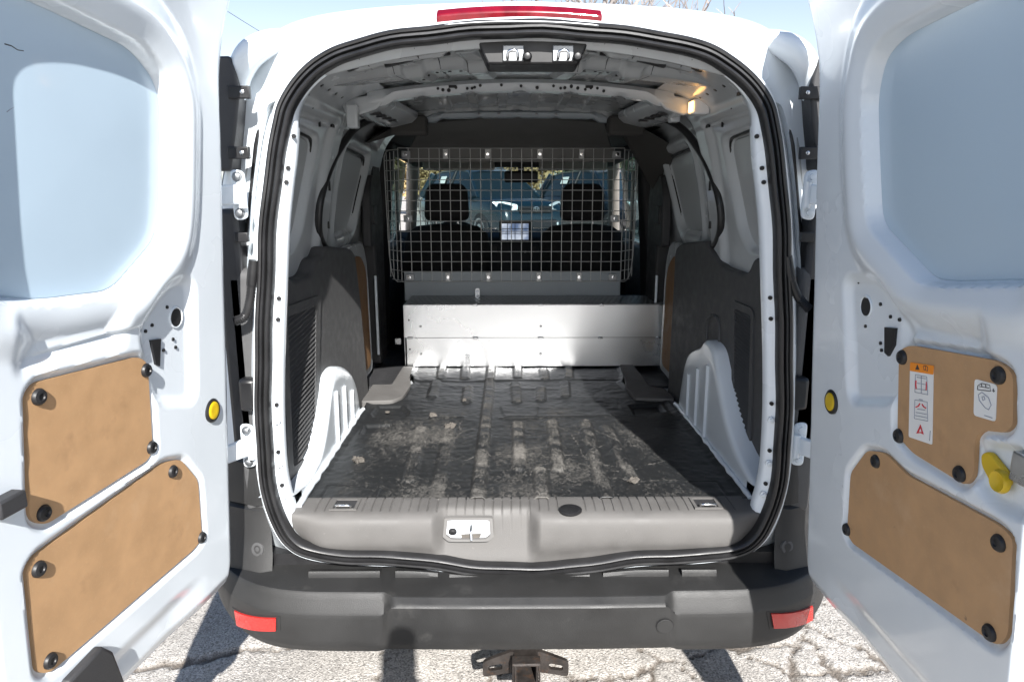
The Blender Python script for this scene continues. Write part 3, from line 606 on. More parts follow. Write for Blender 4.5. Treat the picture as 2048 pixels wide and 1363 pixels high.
tp = at(1330, 1252, Y=-.128); m = MB().lathe((tp.x, -.1262, tp.z), (0, -1, -.08), [(0, .0205), (.0022, .0205), (.0026, .0195)], 36); part('tow_eye_cover', m, 'bumper', bump, 20)
m = MB().lathe((tp.x, -.1258, tp.z), (0, -1, -.08), [(0, .0222), (.0012, .0222)], 36); part('cover_gap', m, 'black', bump, 20)
# ---- tow hitch
hx = at(1052, 1330, Y=-.06).x; zc = .215; hit = MB()
o_, i_ = .032, .0255
sq = lambda s, y: [(hx-s, y, zc-s), (hx+s, y, zc-s), (hx+s, y, zc+s), (hx-s, y, zc+s)]
hit.loft([sq(o_, .20), sq(o_, -.085), sq(i_, -.085), sq(i_, .18)]); hitch = part('tow_hitch', hit, 'rust', van, 20, .003)
cl_ = MB().loft([sq(o_+.005, -.055), sq(o_+.005, -.087), sq(o_-.0, -.089)]); part('receiver_collar', cl_, 'rust', hitch, 20, .002)
part('cross_tube', MB().box(-.52, .52, .08, .14, .225, .285), 'rust', hitch, 20, .006)
for sgn in (-1, 1):
    m = MB(); P = rpoly([(hx+sgn*.03, zc-.03), (hx+sgn*.115, zc-.045), (hx+sgn*.115, zc+.0), (hx+sgn*.03, zc+.035)], .012, 4)
    inn = rpoly([(hx+sgn*.062, zc-.022), (hx+sgn*.100, zc-.027), (hx+sgn*.100, zc-.012), (hx+sgn*.062, zc-.004)], .008, 4)
    m.loft([[(x, -.02, z) for x, z in P], [(x, -.032, z) for x, z in P], [(x, -.032, z) for x, z in inn], [(x, -.02, z) for x, z in inn]]); part('chain_loop', m, 'rust', hitch, 30)
    m = MB(); m.prism([(hx+sgn*.03, -.01, zc+.02), (hx+sgn*.16, -.01, zc+.075), (hx+sgn*.16, -.01, zc+.10), (hx+sgn*.03, -.01, zc+.09)], (0, .01, 0)); part('gusset', m, 'rust', hitch, 20, .002)

# ---- jamb hardware: hinges, tail lamp backs, cable conduits
for sgn in (-1, 1):
    # black lamp housing seen along the body corner
    P = [(-.0, 1.745), (.026, 1.705), (.040, 1.66), (.030, 1.60), (.018, 1.55), (.006, 1.49)]
    rg = []
    for d, z in P:
        xi = .672+(1.745-z)*.09; rg.append([(sgn*(xi+.006-d*.55), .04, z), (sgn*(xi+.05), .045, z), (sgn*(xi+.07), .13, z), (sgn*(xi+.012-d*.4), .13, z)])
    m = MB().loft(rg); m.f += [(0, 1, 2, 3), tuple(len(m.v)-4+k for k in range(4))]; tl = part('tail_lamp_housing', m, 'trim_dark', van, 40, .006)
    for z in (1.665, 1.53):
        xi = .668+(1.745-z)*.09; bx = MB().box(*sorted((sgn*(xi-.038), sgn*(xi+.012))), .032, .046, z-.014, z+.014); part('lamp_bracket', bx, 'black', tl, 20, .002)
        part('screw', MB().lathe((sgn*(xi-.022), .033, z), (0, -1, 0), [(0, .005), (.003, .005), (.004, .003)], 8), 'steel', tl)
    m = MB().box(*sorted((sgn*.695, sgn*.755)), .045, .14, .78, 1.40); lw = part('lower_lamp_housing', m, 'trim_dark', van, 30, .012)
    part('lamp_bracket', MB().box(*sorted((sgn*.668, sgn*.70)), .032, .046, 1.322, 1.345), 'black', lw, 20, .002)
    part('door_stop', MB().box(*sorted((sgn*.672, sgn*.716)), .012, .05, .90, .985), 'black', lw, 20, .010)
    # hinges: plate with two bolts and an arm to the door
    for zc_, xi in ((1.433, .662), (.805, .692)):
        pl_ = rpoly([(xi-.001, zc_-.056), (xi+.032, zc_-.060), (xi+.034, zc_+.060), (xi+.0, zc_+.056)], .015, 4)
        hg = part('hinge', MB().prism([(sgn*x, .024, z) for x, z in pl_], (0, .012, 0)), 'paint', van, 30, .004)
        for dz in (-.042, .042): part('bolt', MB().lathe((sgn*(xi+.016), .025, zc_+dz), (0, -1, 0), [(0, .013), (.003, .012), (.0032, .008), (.010, .008), (.011, .006)], 10), 'zinc' if sgn < 0 else 'paint', hg, 30)
        m = MB().prism([(sgn*(xi-.004), .022, zc_-.02), (sgn*(xi+.02), -.005, zc_-.022), (sgn*(xi+.055), -.045, zc_-.026), (sgn*(xi+.063), -.035, zc_-.026), (sgn*(xi+.030), .01, zc_-.022), (sgn*(xi+.01), .03, zc_-.02)], (0, 0, .046)); part('hinge_arm', m, 'paint', hg, 30, .004)
        part('hinge_pin', MB().cyl((sgn*(xi+.004), .016, zc_-.03), (sgn*(xi+.004), .016, zc_+.03), .010), 'paint', hg)
    # corrugated cable conduit
    pth = [at(x, y, Y=-.004) for x, y in ([(508, 520), (504, 560), (500, 600), (490, 632), (470, 642)] if sgn < 0 else [(1574, 512), (1580, 550), (1592, 585), (1605, 605), (1618, 618)])]
    pp = catmull([tuple(p) for p in pth], 12, False); cdt = part('cable_conduit', MB().tube(pp, lambda t: .0105+.0024*math.sin(t*150) if t > .32 else .0125-.004*abs(t-.2), 12), 'rubber', van, 80)

# ---- rear doors (hinge frame: s along the door from the hinge, n to the inner side, z up)
HXS = {-1: .685, 1: .662}; HY = -.045; ANG = {-1: rad(8), 1: rad(.8)}
n0 = lambda z: .07*(z-1.05)+1.0*np.clip(z-1.66, 0, 9)**2
def door_sz(px, py, sgn, off=0.):
    a = ANG[sgn]; dr = (sgn*math.sin(a), -math.cos(a)); n = (-sgn*math.cos(a), -math.sin(a)); d = ray(px, py); z = 1.
    for _ in range(12):
        k = float(n0(z))+off; h = (sgn*HXS[sgn]+n[0]*k, HY+n[1]*k); t = ((h[0]-CAM[0])*n[0]+(h[1]-CAM[1])*n[1])/(d[0]*n[0]+d[1]*n[1]); z = CAM[2]+t*d[2]
    q = (CAM[0]+t*d[0], CAM[1]+t*d[1]); return ((q[0]-h[0])*dr[0]+(q[1]-h[1])*dr[1], z)
PX = {1: dict(recess=[(1905, 0), (1780, 65), (1740, 110), (1725, 190), (1728, 300), (1735, 450), (1840, 565), (1880, 570), (2048, 568)],
  up=[(1793, 700), (1815, 690), (1990, 722), (2020, 745), (2020, 850), (2005, 865), (1960, 860), (1945, 875), (1940, 955), (1925, 970), (1820, 905), (1790, 870)],
  low=[(1730, 900), (1765, 905), (1810, 950), (1990, 1048), (2020, 1075), (2010, 1270), (1990, 1292), (1700, 1085), (1690, 1065), (1697, 945)],
  upc=[(1805, 714), (1998, 750), (1798, 871), (1920, 947)], lowc=[(1752, 922), (1694, 1058), (1998, 1085), (1980, 1264)], button=(1664, 803), hole=(1733, 612),
  rect=[(1771, 654), (1793, 656), (1790, 690), (1778, 712), (1771, 705)], small=[(1717, 564), (1730, 652), (1760, 608), (1780, 633), (1798, 639), (1760, 686), (1762, 700)]),
 -1: dict(recess=[(110, 0), (290, 90), (335, 150), (349, 200), (347, 400), (340, 480), (250, 588), (100, 608), (0, 600)],
  up=[(58, 790), (75, 765), (280, 713), (300, 725), (310, 900), (300, 920), (95, 1050), (65, 1040)],
  low=[(57, 1140), (75, 1110), (330, 925), (365, 918), (400, 960), (408, 1075), (395, 1095), (105, 1345), (78, 1345)],
  upc=[(77, 793), (292, 740), (303, 894), (87, 1025)], lowc=[(77, 1137), (345, 942), (403, 1074), (100, 1320)], button=(424, 820), hole=(351, 634),
  rect=[(300, 680), (320, 677), (318, 732), (310, 728)], small=[(335, 614), (347, 678), (305, 650), (292, 662), (328, 700), (352, 694)])}
ZB, ZT = .475, 1.875
for sgn in (-1, 1):
    a = ANG[sgn]; D = PX[sgn]; WDT = .735 if sgn > 0 else .715
    ns, nz_ = 150, 300
    base = bpy.data.meshes.new('rear_door')
    zz = np.linspace(ZB, ZT, nz_); uu = np.linspace(0, 1, ns)
    s_lo = .012+.075*(1-np.sqrt(np.clip(1-((np.clip(.56-zz, 0, .085))/.085)**2, 0, 1)))+.0*zz
    s_hi = WDT-.05*np.clip((zz-1.70)/.175, 0, 1)**2
    S_ = s_lo[None, :]+(s_hi-s_lo)[None, :]*uu[:, None]; Z2 = np.repeat(zz[None, :], ns, 0)
    rec = [door_sz(*q, sgn) for q in D['recess']]; zmx = max(r[1] for r in rec); rec = rec+[(WDT-.055, rec[-1][1]+.03), (WDT-.07, zmx-.02), (rec[0][0]+.1, zmx+.005)]
    rec = rpoly(rec, .035, 4); up = rpoly([door_sz(*q, sgn) for q in D['up']], .016, 4); low = rpoly([door_sz(*q, sgn) for q in D['low']], .016, 4)
    grow = lambda P, k: [((p[0]-np.mean([q[0] for q in P]))*k+np.mean([q[0] for q in P]), (p[1]-np.mean([q[1] for q in P]))*k+np.mean([q[1] for q in P])) for p in P]
    dw, du, dl = psdf(S_, Z2, rec), psdf(S_, Z2, up), psdf(S_, Z2, low)
    h = n0(Z2)
    ds = np.minimum(S_-s_lo[None, :], s_hi[None, :]-S_); db = np.minimum(Z2-ZB, ZT-Z2); de = np.minimum(ds, db)
    h += -.030*(1-sm(.0, .022, de))-.012*(1-sm(.018, .05, np.minimum(S_-s_lo[None, :], db+.0)))            # edge roll and seal land
    h += -.034*(1-sm(-.010, .006, dw))                                             # window pressing
    h += .012*sm(.05, .0, np.abs(dw-.045))*(Z2 > 1.2)                               # raised lip round the window
    h += -.011*(1-sm(.002, .014, du))-.011*(1-sm(.002, .014, dl))                   # board pockets
    hp = [door_sz(*q, sgn) for q in ([(1690, 560), (1760, 560), (1810, 660), (1785, 800), (1700, 800)] if sgn > 0 else [(385, 560), (330, 570), (285, 660), (318, 800), (390, 800)])]
    h += -.014*(1-sm(-.012, .018, psdf(S_, Z2, rpoly(hp, .03))))                    # lock pocket
    h += -.022*(1-sm(-.04, .03, psdf(S_, Z2, [(.40, 1.185), (.40, 1.235), (.60, 1.25), (.60, 1.19)])))   # hollow under the window
    h += -.010*sm(.60, .56, Z2)*sm(.15, .3, S_)
    h += .0012*vnoise(S_, Z2, 8, 21)
    if sgn > 0:
        hd = [door_sz(*q, sgn) for q in [(1952, 885), (2048, 905), (2048, 1035), (1985, 1005), (1945, 960)]]; h += -.016*(1-sm(-.008, .014, psdf(S_, Z2, rpoly(hd, .02))))
    inner = np.stack([S_, h, Z2], -1); outer = np.stack([S_, n0(Z2)-.072-.03*np.sin(np.clip((Z2-ZB)/(ZT-ZB), 0, 1)*3.1), Z2], -1)[::10, ::10]
    mb = MB(); fy = lambda Ar: np.stack([Ar[..., 0], Ar[..., 1]*(-sgn), Ar[..., 2]], -1)
    mb.grid(fy(inner)); mb.grid(fy(outer))
    # rim between the two skins
    def rim(idx):
        e0 = inner[idx]; e1 = e0.copy(); e1[:, 1] = n0(e1[:, 2])-.072-.03*np.sin(np.clip((e1[:, 2]-ZB)/(ZT-ZB), 0, 1)*3.1)
        mid = e0.copy(); mid[:, 1] = e0[:, 1]-.012
        mb.grid(fy(np.stack([e0, mid, e1], 0)))
    rim((0, slice(None))); rim((-1, slice(None))); rim((slice(None), 0)); rim((slice(None), -1))
    door = part('rear_door', mb, 'paint', van, 42)
    door['label'] = 'open right rear door with warning stickers on its board' if sgn > 0 else 'open left rear door with two sunlit hardboard panels'
    door.location = (sgn*HXS[sgn], HY, 0); x_ax = Vector((sgn*math.sin(a), -math.cos(a), 0)); door.rotation_euler = (0, 0, math.atan2(x_ax.y, x_ax.x))
    def L3(s, z, off): return (s, -sgn*(float(n0(z))+off), z)
    # window blank, set in with a dark joint all round
    wb = [L3(s, z, -.030) for s, z in grow(rec, .975)]; cen = np.mean(np.array(rec), 0)
    rg = [[L3(cen[0]+(s-cen[0])*k, cen[1]+(z-cen[1])*k, o) for s, z in rec] for k, o in ((.976, -.034), (.974, -.0285), (.965, -.0265), (.8, -.024), (.5, -.022), (.2, -.0215), (.02, -.021))]
    m = MB().loft(rg); m.f.append(tuple(len(m.v)-len(rec)+k for k in range(len(rec)))); part('window_blank', m, 'blank', door, 30)
    part('joint_sealant', MB().tube([L3(s, z, -.033) for s, z in grow(rec, .99)], .0035, 6, True), 'trim_dark', door)
    for P, nm in ((up, 'upper_board'), (low, 'lower_board')):
        m = MB(); A_ = [L3(s, z, -.012) for s, z in P]; B_ = [L3(s, z, -.0045) for s, z in P]; m.prism(A_, Vector(B_[0])-Vector(A_[0])); part('hardboard_panel', m, 'board', door, 20)
    for q in D['upc']+D['lowc']:
        s, z = door_sz(*q, sgn, -.004); part('fixing_clip', MB().lathe(L3(s, z, -.006), (0, -sgn, 0), [(0, .0135), (.004, .0135), (.0075, .011), (.0085, .006), (.0065, .005)], 18), 'black', door, 40)
    s, z = door_sz(*D['button'], sgn); bo = part('round_grommet', MB().lathe(L3(s, z, -.004), (0, -sgn, 0), [(0, .027), (.007, .027), (.010, .023), (.008, .0205)], 28), 'black', door, 40)
    part('yellow_cap', MB().lathe(L3(s, z, .001), (0, -sgn, 0), [(0, .020), (.0045, .020), (.0065, .017), (.006, .010)], 28), 'yellow', door, 40)
    s, z = door_sz(*D['hole'], sgn, -.014); part('access_hole', MB().lathe(L3(s, z, -.022), (0, -sgn, 0), [(0, .0195), (.0092, .0195)], 24), 'black', door)
    part('hole_rim', MB().tube([L3(s+.0205*math.cos(k*.2618), z+.0205*math.sin(k*.2618), -.013) for k in range(24)], .0022, 6, True), 'paint', door)
    pr = [door_sz(*q, sgn, -.012) for q in D['rect']]; part('access_slot', MB().prism([L3(s, z, -.020) for s, z in pr], (0, -sgn*.0105, 0)), 'black', door)
    for q in D['small']:
        s, z = door_sz(*q, sgn, -.012); part('small_hole', MB().lathe(L3(s, z, -.020), (0, -sgn, 0), [(0, .0036), (.0085, .0036)], 8), 'black', door)
    if sgn > 0:
        def quad(name, px, material, off, thick=.0008, r=.004):
            P = [door_sz(*q, sgn, off) for q in px]; P = rpoly(P, r, 3) if r else P
            return part(name, MB().prism([L3(s, z, off) for s, z in P], (0, -sgn*thick, 0)), material, door, 0)
        quad('warning_sticker', [(1821, 724), (1868, 731), (1865, 889), (1818, 873)], 'sticker', -.0042)
        quad('sticker_header', [(1821, 724), (1868, 731), (1867, 749), (1820, 741)], 'orange', -.0036, .0006, .002)
        quad('handle_sticker', [(1950, 757), (1995, 769), (1992, 843), (1948, 830)], 'sticker', -.0042, .0008, .006)
        def lines(name, strokes, material, r=.0007):
            m = MB()
            for st in strokes: m.tube([L3(*door_sz(x, y, sgn, -.0032), -.0032) for x, y in st], r, 4)
            return part(name, m, material, door, 0)
        def Q(x, y): return (1540+x/1.939, 660+y/1.939)
        tri = lambda x, y, w, h_: [Q(x-w, y+h_), Q(x, y-h_), Q(x+w, y+h_)]
        quad('print_triangle', tri(572, 143, 8, 10), 'ink', -.0030, .0005, 0); lines('print_book', [[Q(596, 138), Q(604, 138), Q(612, 142), Q(612, 158), Q(598, 154), Q(596, 138)], [Q(604, 140), Q(604, 155)]], 'ink', .0008)
        lines('print_van_top', [[Q(564, 172), Q(608, 180), Q(612, 250), Q(562, 240), Q(564, 172)], [Q(587, 176), Q(587, 246)], [Q(570, 182), Q(604, 188)], [Q(562, 225), Q(612, 234)], [Q(570, 205), Q(584, 207)], [Q(590, 208), Q(606, 211)]], 'ink_blue')
        lines('print_van_low', [[Q(562, 270), Q(610, 278), Q(612, 352), Q(560, 342), Q(562, 270)], [Q(566, 318), Q(608, 326)], [Q(572, 305), Q(602, 310)], [Q(562, 330), Q(612, 340)], [Q(578, 268), Q(592, 270)]], 'ink_blue')
        lines('print_arrows', [[Q(567, 195), Q(566, 212), Q(568, 228)], [Q(608, 200), Q(607, 218), Q(606, 232)], [Q(566, 298), Q(576, 294), Q(582, 284)], [Q(606, 302), Q(596, 296), Q(590, 286)]], 'ink_red', .0013)
        m = MB(); t_ = [Q(584, 365), Q(596, 404), Q(584, 398), Q(568, 400)]; quad('print_warning', t_, 'ink_red', -.0030, .0005, 0); quad('print_warning_core', [Q(584, 381), Q(588, 394), Q(578, 394)], 'sticker', -.0024, .0004, 0)
        lines('print_van_side', [[Q(805, 230), Q(806, 215), Q(820, 206), Q(852, 212), Q(856, 236), Q(805, 230)], [Q(812, 218), Q(850, 224)], [Q(820, 207), Q(822, 219)], [Q(836, 209), Q(838, 222)], [Q(866, 226), Q(868, 240)], [Q(862, 234), Q(872, 236)]], 'ink')
        lines('print_handle', [[Q(808, 250), Q(822, 240), Q(848, 262), Q(858, 290), Q(848, 308), Q(834, 300), Q(812, 272), Q(808, 250)], [Q(822, 258), Q(830, 256), Q(834, 268), Q(826, 272), Q(822, 258)], [Q(832, 330), Q(862, 340)]], 'ink_blue')
        lines('print_edge_text', [[Q(622, 390), Q(619, 428)]], 'ink_blue')
        # yellow release handle in its dished recess
        P = [door_sz(*q, sgn, -.014) for q in [(1970, 907), (1986, 901), (2022, 945), (2027, 968), (2012, 980), (1993, 972), (1971, 930)]]
        hh = part('release_handle', MB().prism([L3(s, z, -.0165) for s, z in rpoly(P, .02, 4)], (0, -.010*sgn, 0)), 'yellow', door, 30, .003)
        s, z = door_sz(2008, 962, sgn, -.01); part('finger_dish', MB().lathe(L3(s, z, -.008), (0, -sgn, 0), [(0, .017), (.004, .018), (.010, .015), (.006, .010)], 20), 'yellow', door, 50)
        s, z = door_sz(2046, 935, sgn, -.004); part('door_latch', MB().box(s-.012, s+.03, *sorted((-sgn*(float(n0(z))-.03), -sgn*(float(n0(z))+.006))), z-.022, z+.022), 'steel', door, 30, .003)
        lines('stencil_mark', [[(1731, 1131), (1742, 1136)], [(1736, 1133), (1736, 1147)], [(1734, 1140), (1743, 1145)], [(1746, 1140), (1757, 1145)], [(1751, 1142), (1751, 1150)], [(1762, 1148), (1770, 1152)], [(1776, 1156), (1784, 1160)]], 'ink', .0012)
    else:
        s, z = door_sz(14, 1004, sgn, .004); part('door_latch', MB().box(s-.018, s+.03, *sorted((-sgn*(float(n0(z))-.02), -sgn*(float(n0(z))+.022))), z-.014, z+.014), 'trim_dark', door, 30, .004)
        P = [door_sz(*q, sgn) for q in [(190, 1290), (212, 1300), (237, 1363), (150, 1420), (120, 1363)]]; part('bottom_latch_cover', MB().prism([L3(s, z, -.01) for s, z in P], (0, -sgn*.026, 0)), 'trim_dark', door, 30, .006)
    # scuffs and chips: short strokes with a shape of their own
    for k, st in enumerate([[(8, 88), (22, 92), (34, 100), (46, 102)], [(12, 224), (20, 218), (28, 214)], [(280, 72), (292, 80), (310, 90)], [(58, 610), (56, 622)]] if sgn < 0 else [[(1735, 1050), (1738, 1056)], [(1877, 172), (1886, 174)], [(1714, 410), (1714, 420)], [(1880, 338), (1892, 336)], [(1836, 530), (1835, 538)]]):
        part('paint_scratch', MB().tube([L3(*door_sz(x, y, sgn, -.024), -.0235) for x, y in st], .0011, 5), 'ink_blue' if k else 'ink', door)

# ---- step box across the load floor
bx0, bx1, by0, by1, bz0, bz1 = -.525, .705, 1.52, 1.80, .632, .925
box_o = part('step_box', MB().box(bx0+.006, bx1-.006, by0+.016, by1, bz0+.002, bz1-.006), 'trim_dark', van)
zs = bz0+(bz1-bz0)*.47
def sheet(x0, x1, z0, z1, y, name, material):
    X_, Z_ = np.meshgrid(np.linspace(x0, x1, 60), np.linspace(z0, z1, 12), indexing='ij'); Y_ = y+.0012*vnoise(X_, Z_, 5, 31)+.0012*vnoise(X_, Z_, 2.2, 5)
    A = np.stack([X_, Y_, Z_], -1); m = MB().grid(A); B = A.copy(); B[..., 1] += .004; m.grid(B)
    for sl0 in ((slice(None), 0), (slice(None), -1), (0, slice(None)), (-1, slice(None))): m.grid(np.stack([A[sl0], B[sl0]], 0))
    return part(name, m, material, box_o, 40)
sheet(bx0, bx1-.014, zs+.0012, bz1-.001, by0-.001, 'front_panel', 'alu'); sheet(bx0+.008, bx1-.014, bz0, zs-.0012, by0-.001, 'front_panel', 'alu')
part('end_flange', MB().box(bx1-.0135, bx1, by0-.004, by1, bz0, bz1), 'alu', box_o, 30, .002); part('end_flange', MB().box(bx0-.004, bx0, by0+.004, by1, bz0, bz1), 'alu', box_o, 30, .001)
top = part('tread_plate', MB().box(bx0, bx1, by0-.004, by1, bz1, bz1+.004), 'tread', box_o, 30, .001)
stud = MB().lathe((0, 0, 0), (0, 0, 1), [(0, .0085), (.0025, .0065), (.0028, .004)], 8).mesh('stud')
nn = 0
for j in range(6):
    for i in range(48):
        if nn < 290: link('tread_stud', stud, 'tread', top, (bx0+.02+i*.0252+(.0126 if j % 2 else 0), by0+.018+j*.046, bz1+.004)); nn += 1
for fx in (.02, .27, .52, .75, .975):
    x = bx0+(bx1-bx0)*fx; c_ = part('clip', MB().box(x-.013, x+.013, by0-.009, by0-.001, zs-.005, zs+.005), 'steel', box_o, 30, .003)
    if .2 < fx < .9: part('clip', MB().box(x-.012, x+.012, by0-.008, by0+.012, bz1-.003, bz1+.006), 'steel', box_o, 30, .002)
for x in (bx0+.075, bx0+.64):
    for z in (zs+.055, zs-.078): part('rivet', MB().lathe((x, by0-.002, z), (0, -1, 0), [(0, .006), (.002, .0055), (.0045, .003)], 10), 'steel', box_o)
for z in (zs+.085, zs-.055): part('pin_hole', MB().lathe((bx0+.022, by0-.0015, z), (0, -1, 0), [(0, .0042), (.002, .0042)], 8), 'black', box_o)
for px, yy in (((935, 722), by0-.012), ((955, 588), 1.793)):
    p = at(*px, Y=yy); m = MB().prism([(x, yy, z) for x, z in rpoly([(p.x-.011, p.z-.018), (p.x+.011, p.z-.018), (p.x+.011, p.z+.030), (p.x-.011, p.z+.030)], .009, 4)], (0, .003, 0)); part('anchor_tab', m, 'steel', box_o, 30)
    part('rivet', MB().lathe((p.x, yy-.0005, p.z+.016), (0, -1, 0), [(0, .006), (.003, .004)], 8), 'chrome', box_o)
part('side_buckle', MB().box(-.575, -.545, 1.53, 1.535, .735, .765), 'steel', van, 20, .003)

# ---- partition: lower and upper sheets and the wire mesh
YB = 1.80; part('partition_panel', MB().box(-.562, .532, YB+.004, YB+.016, .90, 1.05), 'bulkhead', van, 30, .004)
m = MB(); m.prism([(-.515, YB+.01, 1.645), (.465, YB+.01, 1.645), (.345, 1.275, 1.742), (-.365, 1.275, 1.742)], (0, .002, .008)); part('partition_hood', m, 'bulkhead_top', van, 30, .002)
part('partition_rail', MB().box(-.53, .48, YB+.006, YB+.018, 1.583, 1.648), 'bulkhead_top', van, 30, .003)
x0m, x1m, z0m, z1m = -.571, .529, 1.0, 1.648
frame = part('mesh_frame', MB().tube([(x0m, YB, z0m), (x1m, YB, z0m), (x1m, YB, z1m), (x0m, YB, z1m)], .0028, 8, True), 'wire', van)
nv, nh = 23, 14
vw = MB().cyl((0, 0, z0m), (0, 0, z1m), .0021, n=6, caps=False).mesh('wire'); hw = MB().cyl((x0m, 0, 0), (x1m, 0, 0), .0021, n=6, caps=False).mesh('wire')
for i in range(nv):
    link('wire', vw, 'wire', frame, (x0m+(x1m-x0m)*i/(nv-1), YB, 0))
for j in range(nh): link('wire', hw, 'wire', frame, (0, YB-.004, z0m+(z1m-z0m)*j/(nh-1)))
for sgn, xe in ((-1, x0m), (1, x1m)):
    wx_ = .085; dy = .10
    f_ = lambda u, z: (xe+sgn*wx_*u, YB+dy*u, z)
    bd = [f_(0, z1m-.008), f_(.7, z1m-.008), f_(.95, z1m-.03), f_(1, z1m-.08), f_(.92, z0m+.20), f_(.82, z0m+.08), f_(.65, z0m+.02), f_(.35, z0m-.004), f_(0, z0m)]
    wg = part('mesh_wing', MB().tube(catmull(bd, 4, False), .0028, 8), 'wire', van, 60)
    for u in (.02, .3, .58, .84): part('wire', MB().cyl(f_(u, z0m+.02*u*u), f_(u, z1m-.01-.01*u), .0021, n=6), 'wire', wg)
    for j in range(nh): 
        z = z0m+.004+(z1m-z0m-.01)*j/(nh-1); part('wire', MB().cyl(f_(0, z), f_(.97 if j > 4 else .7+.05*j, z), .0021, n=6), 'wire', wg)
    for z in (1.618, 1.312, 1.022):
        pt = part('mesh_bracket', MB().box(*sorted((xe-sgn*.018, xe-sgn*.062)), YB-.010, YB-.004, z-.017, z+.017), 'zinc', frame, 30, .002); part('bolt', MB().lathe((xe-sgn*.036, YB-.010, z), (0, -1, 0), [(0, .009), (.002, .009), (.0022, .006), (.007, .006)], 8), 'chrome', pt)
for k, fx in enumerate((.21, .395, .625, .81)):
    for z in (1.62, 1.022):
        x = x0m+(x1m-x0m)*fx; pt = part('mesh_bracket', MB().box(x-.013, x+.013, YB-.010, YB+.004, z-.024, z+.024), 'wire', frame, 30, .002); part('bolt', MB().lathe((x, YB-.010, z), (0, -1, 0), [(0, .008), (.002, .008), (.0022, .005), (.006, .005)], 8), 'chrome', pt)

# ---- cab: seats, dash, screen, mirror, pillars, glass
for sgn, xc in ((-1, -.375), (1, .375)):
    rg = []
    for z, hw_, y, th in ((.62, .21, 2.05, .10), (.90, .24, 2.10, .12), (1.12, .245, 2.16, .12), (1.215, .225, 2.19, .11), (1.255, .17, 2.205, .09), (1.268, .06, 2.21, .06)):
        rg.append([(xc+hw_*math.cos(t)*(1 if abs(math.cos(t)) < .9 else 1), y+th*.5*math.sin(t)+(.03 if abs(math.cos(t)) > .8 else 0), z) for t in [2*math.pi*k/24 for k in range(24)]])
    m = MB().loft(rg); m.f.append(tuple(len(m.v)-24+k for k in range(24))); seat = part('front_seat', m, 'cloth', van, 60)
    hr = MB().prism([(x, 2.17, z) for x, z in rpoly([(xc-.125, 1.285), (xc+.125, 1.285), (xc+.115, 1.45), (xc+.085, 1.485), (xc-.085, 1.485), (xc-.115, 1.45)], .04, 4)], (0, .10, 0)); part('headrest', hr, 'cloth', seat, 40, .03, 4)
    for dx in (-.06, .06): part('headrest_post', MB().cyl((xc+dx, 2.22, 1.22), (xc+dx, 2.22, 1.31), .007), 'chrome', seat)
    part('seat_base', MB().box(xc-.25, xc+.25, 2.08, 2.62, .60, .90), 'cloth', seat, 30, .05, 3)
# dash and screen
dsh = MB().prism([(-.80, 2.95, .62), (-.80, 2.90, 1.00), (-.80, 2.96, 1.14), (-.80, 3.08, 1.185), (-.80, 3.75, 1.15), (-.80, 3.75, .62)], (1.60, 0, 0)); dash = part('dashboard', dsh, 'dash', van, 40, .02)
p0, p1 = at(1003, 447, Y=2.90), at(1057, 479, Y=2.90)
part('screen_surround', MB().box(p0.x-.016, p1.x+.016, 2.905, 2.96, p1.z-.02, p0.z+.02), 'black', dash, 30, .008); scr = part('display_screen', MB().box(p0.x, p1.x, 2.900, 2.906, p1.z, p0.z), 'screen', dash, 20)
for k in (.33, .62): part('screen_line', MB().box(p0.x, p1.x, 2.8985, 2.8995, p0.z+(p1.z-p0.z)*k-.0022, p0.z+(p1.z-p0.z)*k+.0022), 'ink', dash)
for k in (.22, .5, .78): part('screen_line', MB().box(p0.x+(p1.x-p0.x)*k-.0022, p0.x+(p1.x-p0.x)*k+.0022, 2.8980, 2.8984, p1.z, p0.z), 'ink', dash)
part('chrome_strip', MB().box(-.20, -.11, 2.89, 2.905, 1.204, 1.210), 'chrome', dash); part('chrome_strip', MB().box(.13, .26, 2.89, 2.905, 1.206, 1.212), 'chrome', dash)
for sgn in (-1, 1): part('air_vent', MB().box(sgn*.13-.03, sgn*.13+.03, 2.905, 2.92, 1.05, 1.10), 'black', dash, 30, .008); part('vent_knob', MB().cyl((sgn*.08, 2.90, 1.055), (sgn*.08, 2.915, 1.055), .007), 'chrome', dash)
part('steering_wheel', MB().tube([(-.38+.185*math.cos(t), 2.78+.07*math.sin(t), 1.08+.165*math.sin(t)) for t in [2*math.pi*k/36 for k in range(36)]], .016, 10, True), 'dash', van, 60)
part('rear_view_mirror', MB().box(-.06, .16, 2.92, 2.96, 1.50, 1.575), 'black', van, 30, .015, 3); part('mirror_stem', MB().box(.03, .07, 2.93, 2.98, 1.56, 1.68), 'black', van, 20, .006)
part('windscreen_header', MB().box(-.66, .66, 2.90, 3.10, 1.60, 1.70), 'headliner', van, 30, .02)
part('sun_visor', MB().box(-.58, -.12, 2.86, 2.90, 1.575, 1.64), 'beige', van, 30, .012); part('sun_visor', MB().box(.16, .60, 2.86, 2.90, 1.575, 1.64), 'beige', van, 30, .012)
ws = MB(); A = np.zeros((24, 8, 3))
for i, x in enumerate(np.linspace(-.70, .70, 24)):
    for j, t in enumerate(np.linspace(0, 1, 8)): A[i, j] = (x*(1+.08*t), 3.08+.80*t-.18*(x/.7)**2*(.4+.6*t), 1.70-.56*t-.03*t*(1-t)*-4*.5)
part('windscreen', ws.grid(A), 'glass', van, 60)
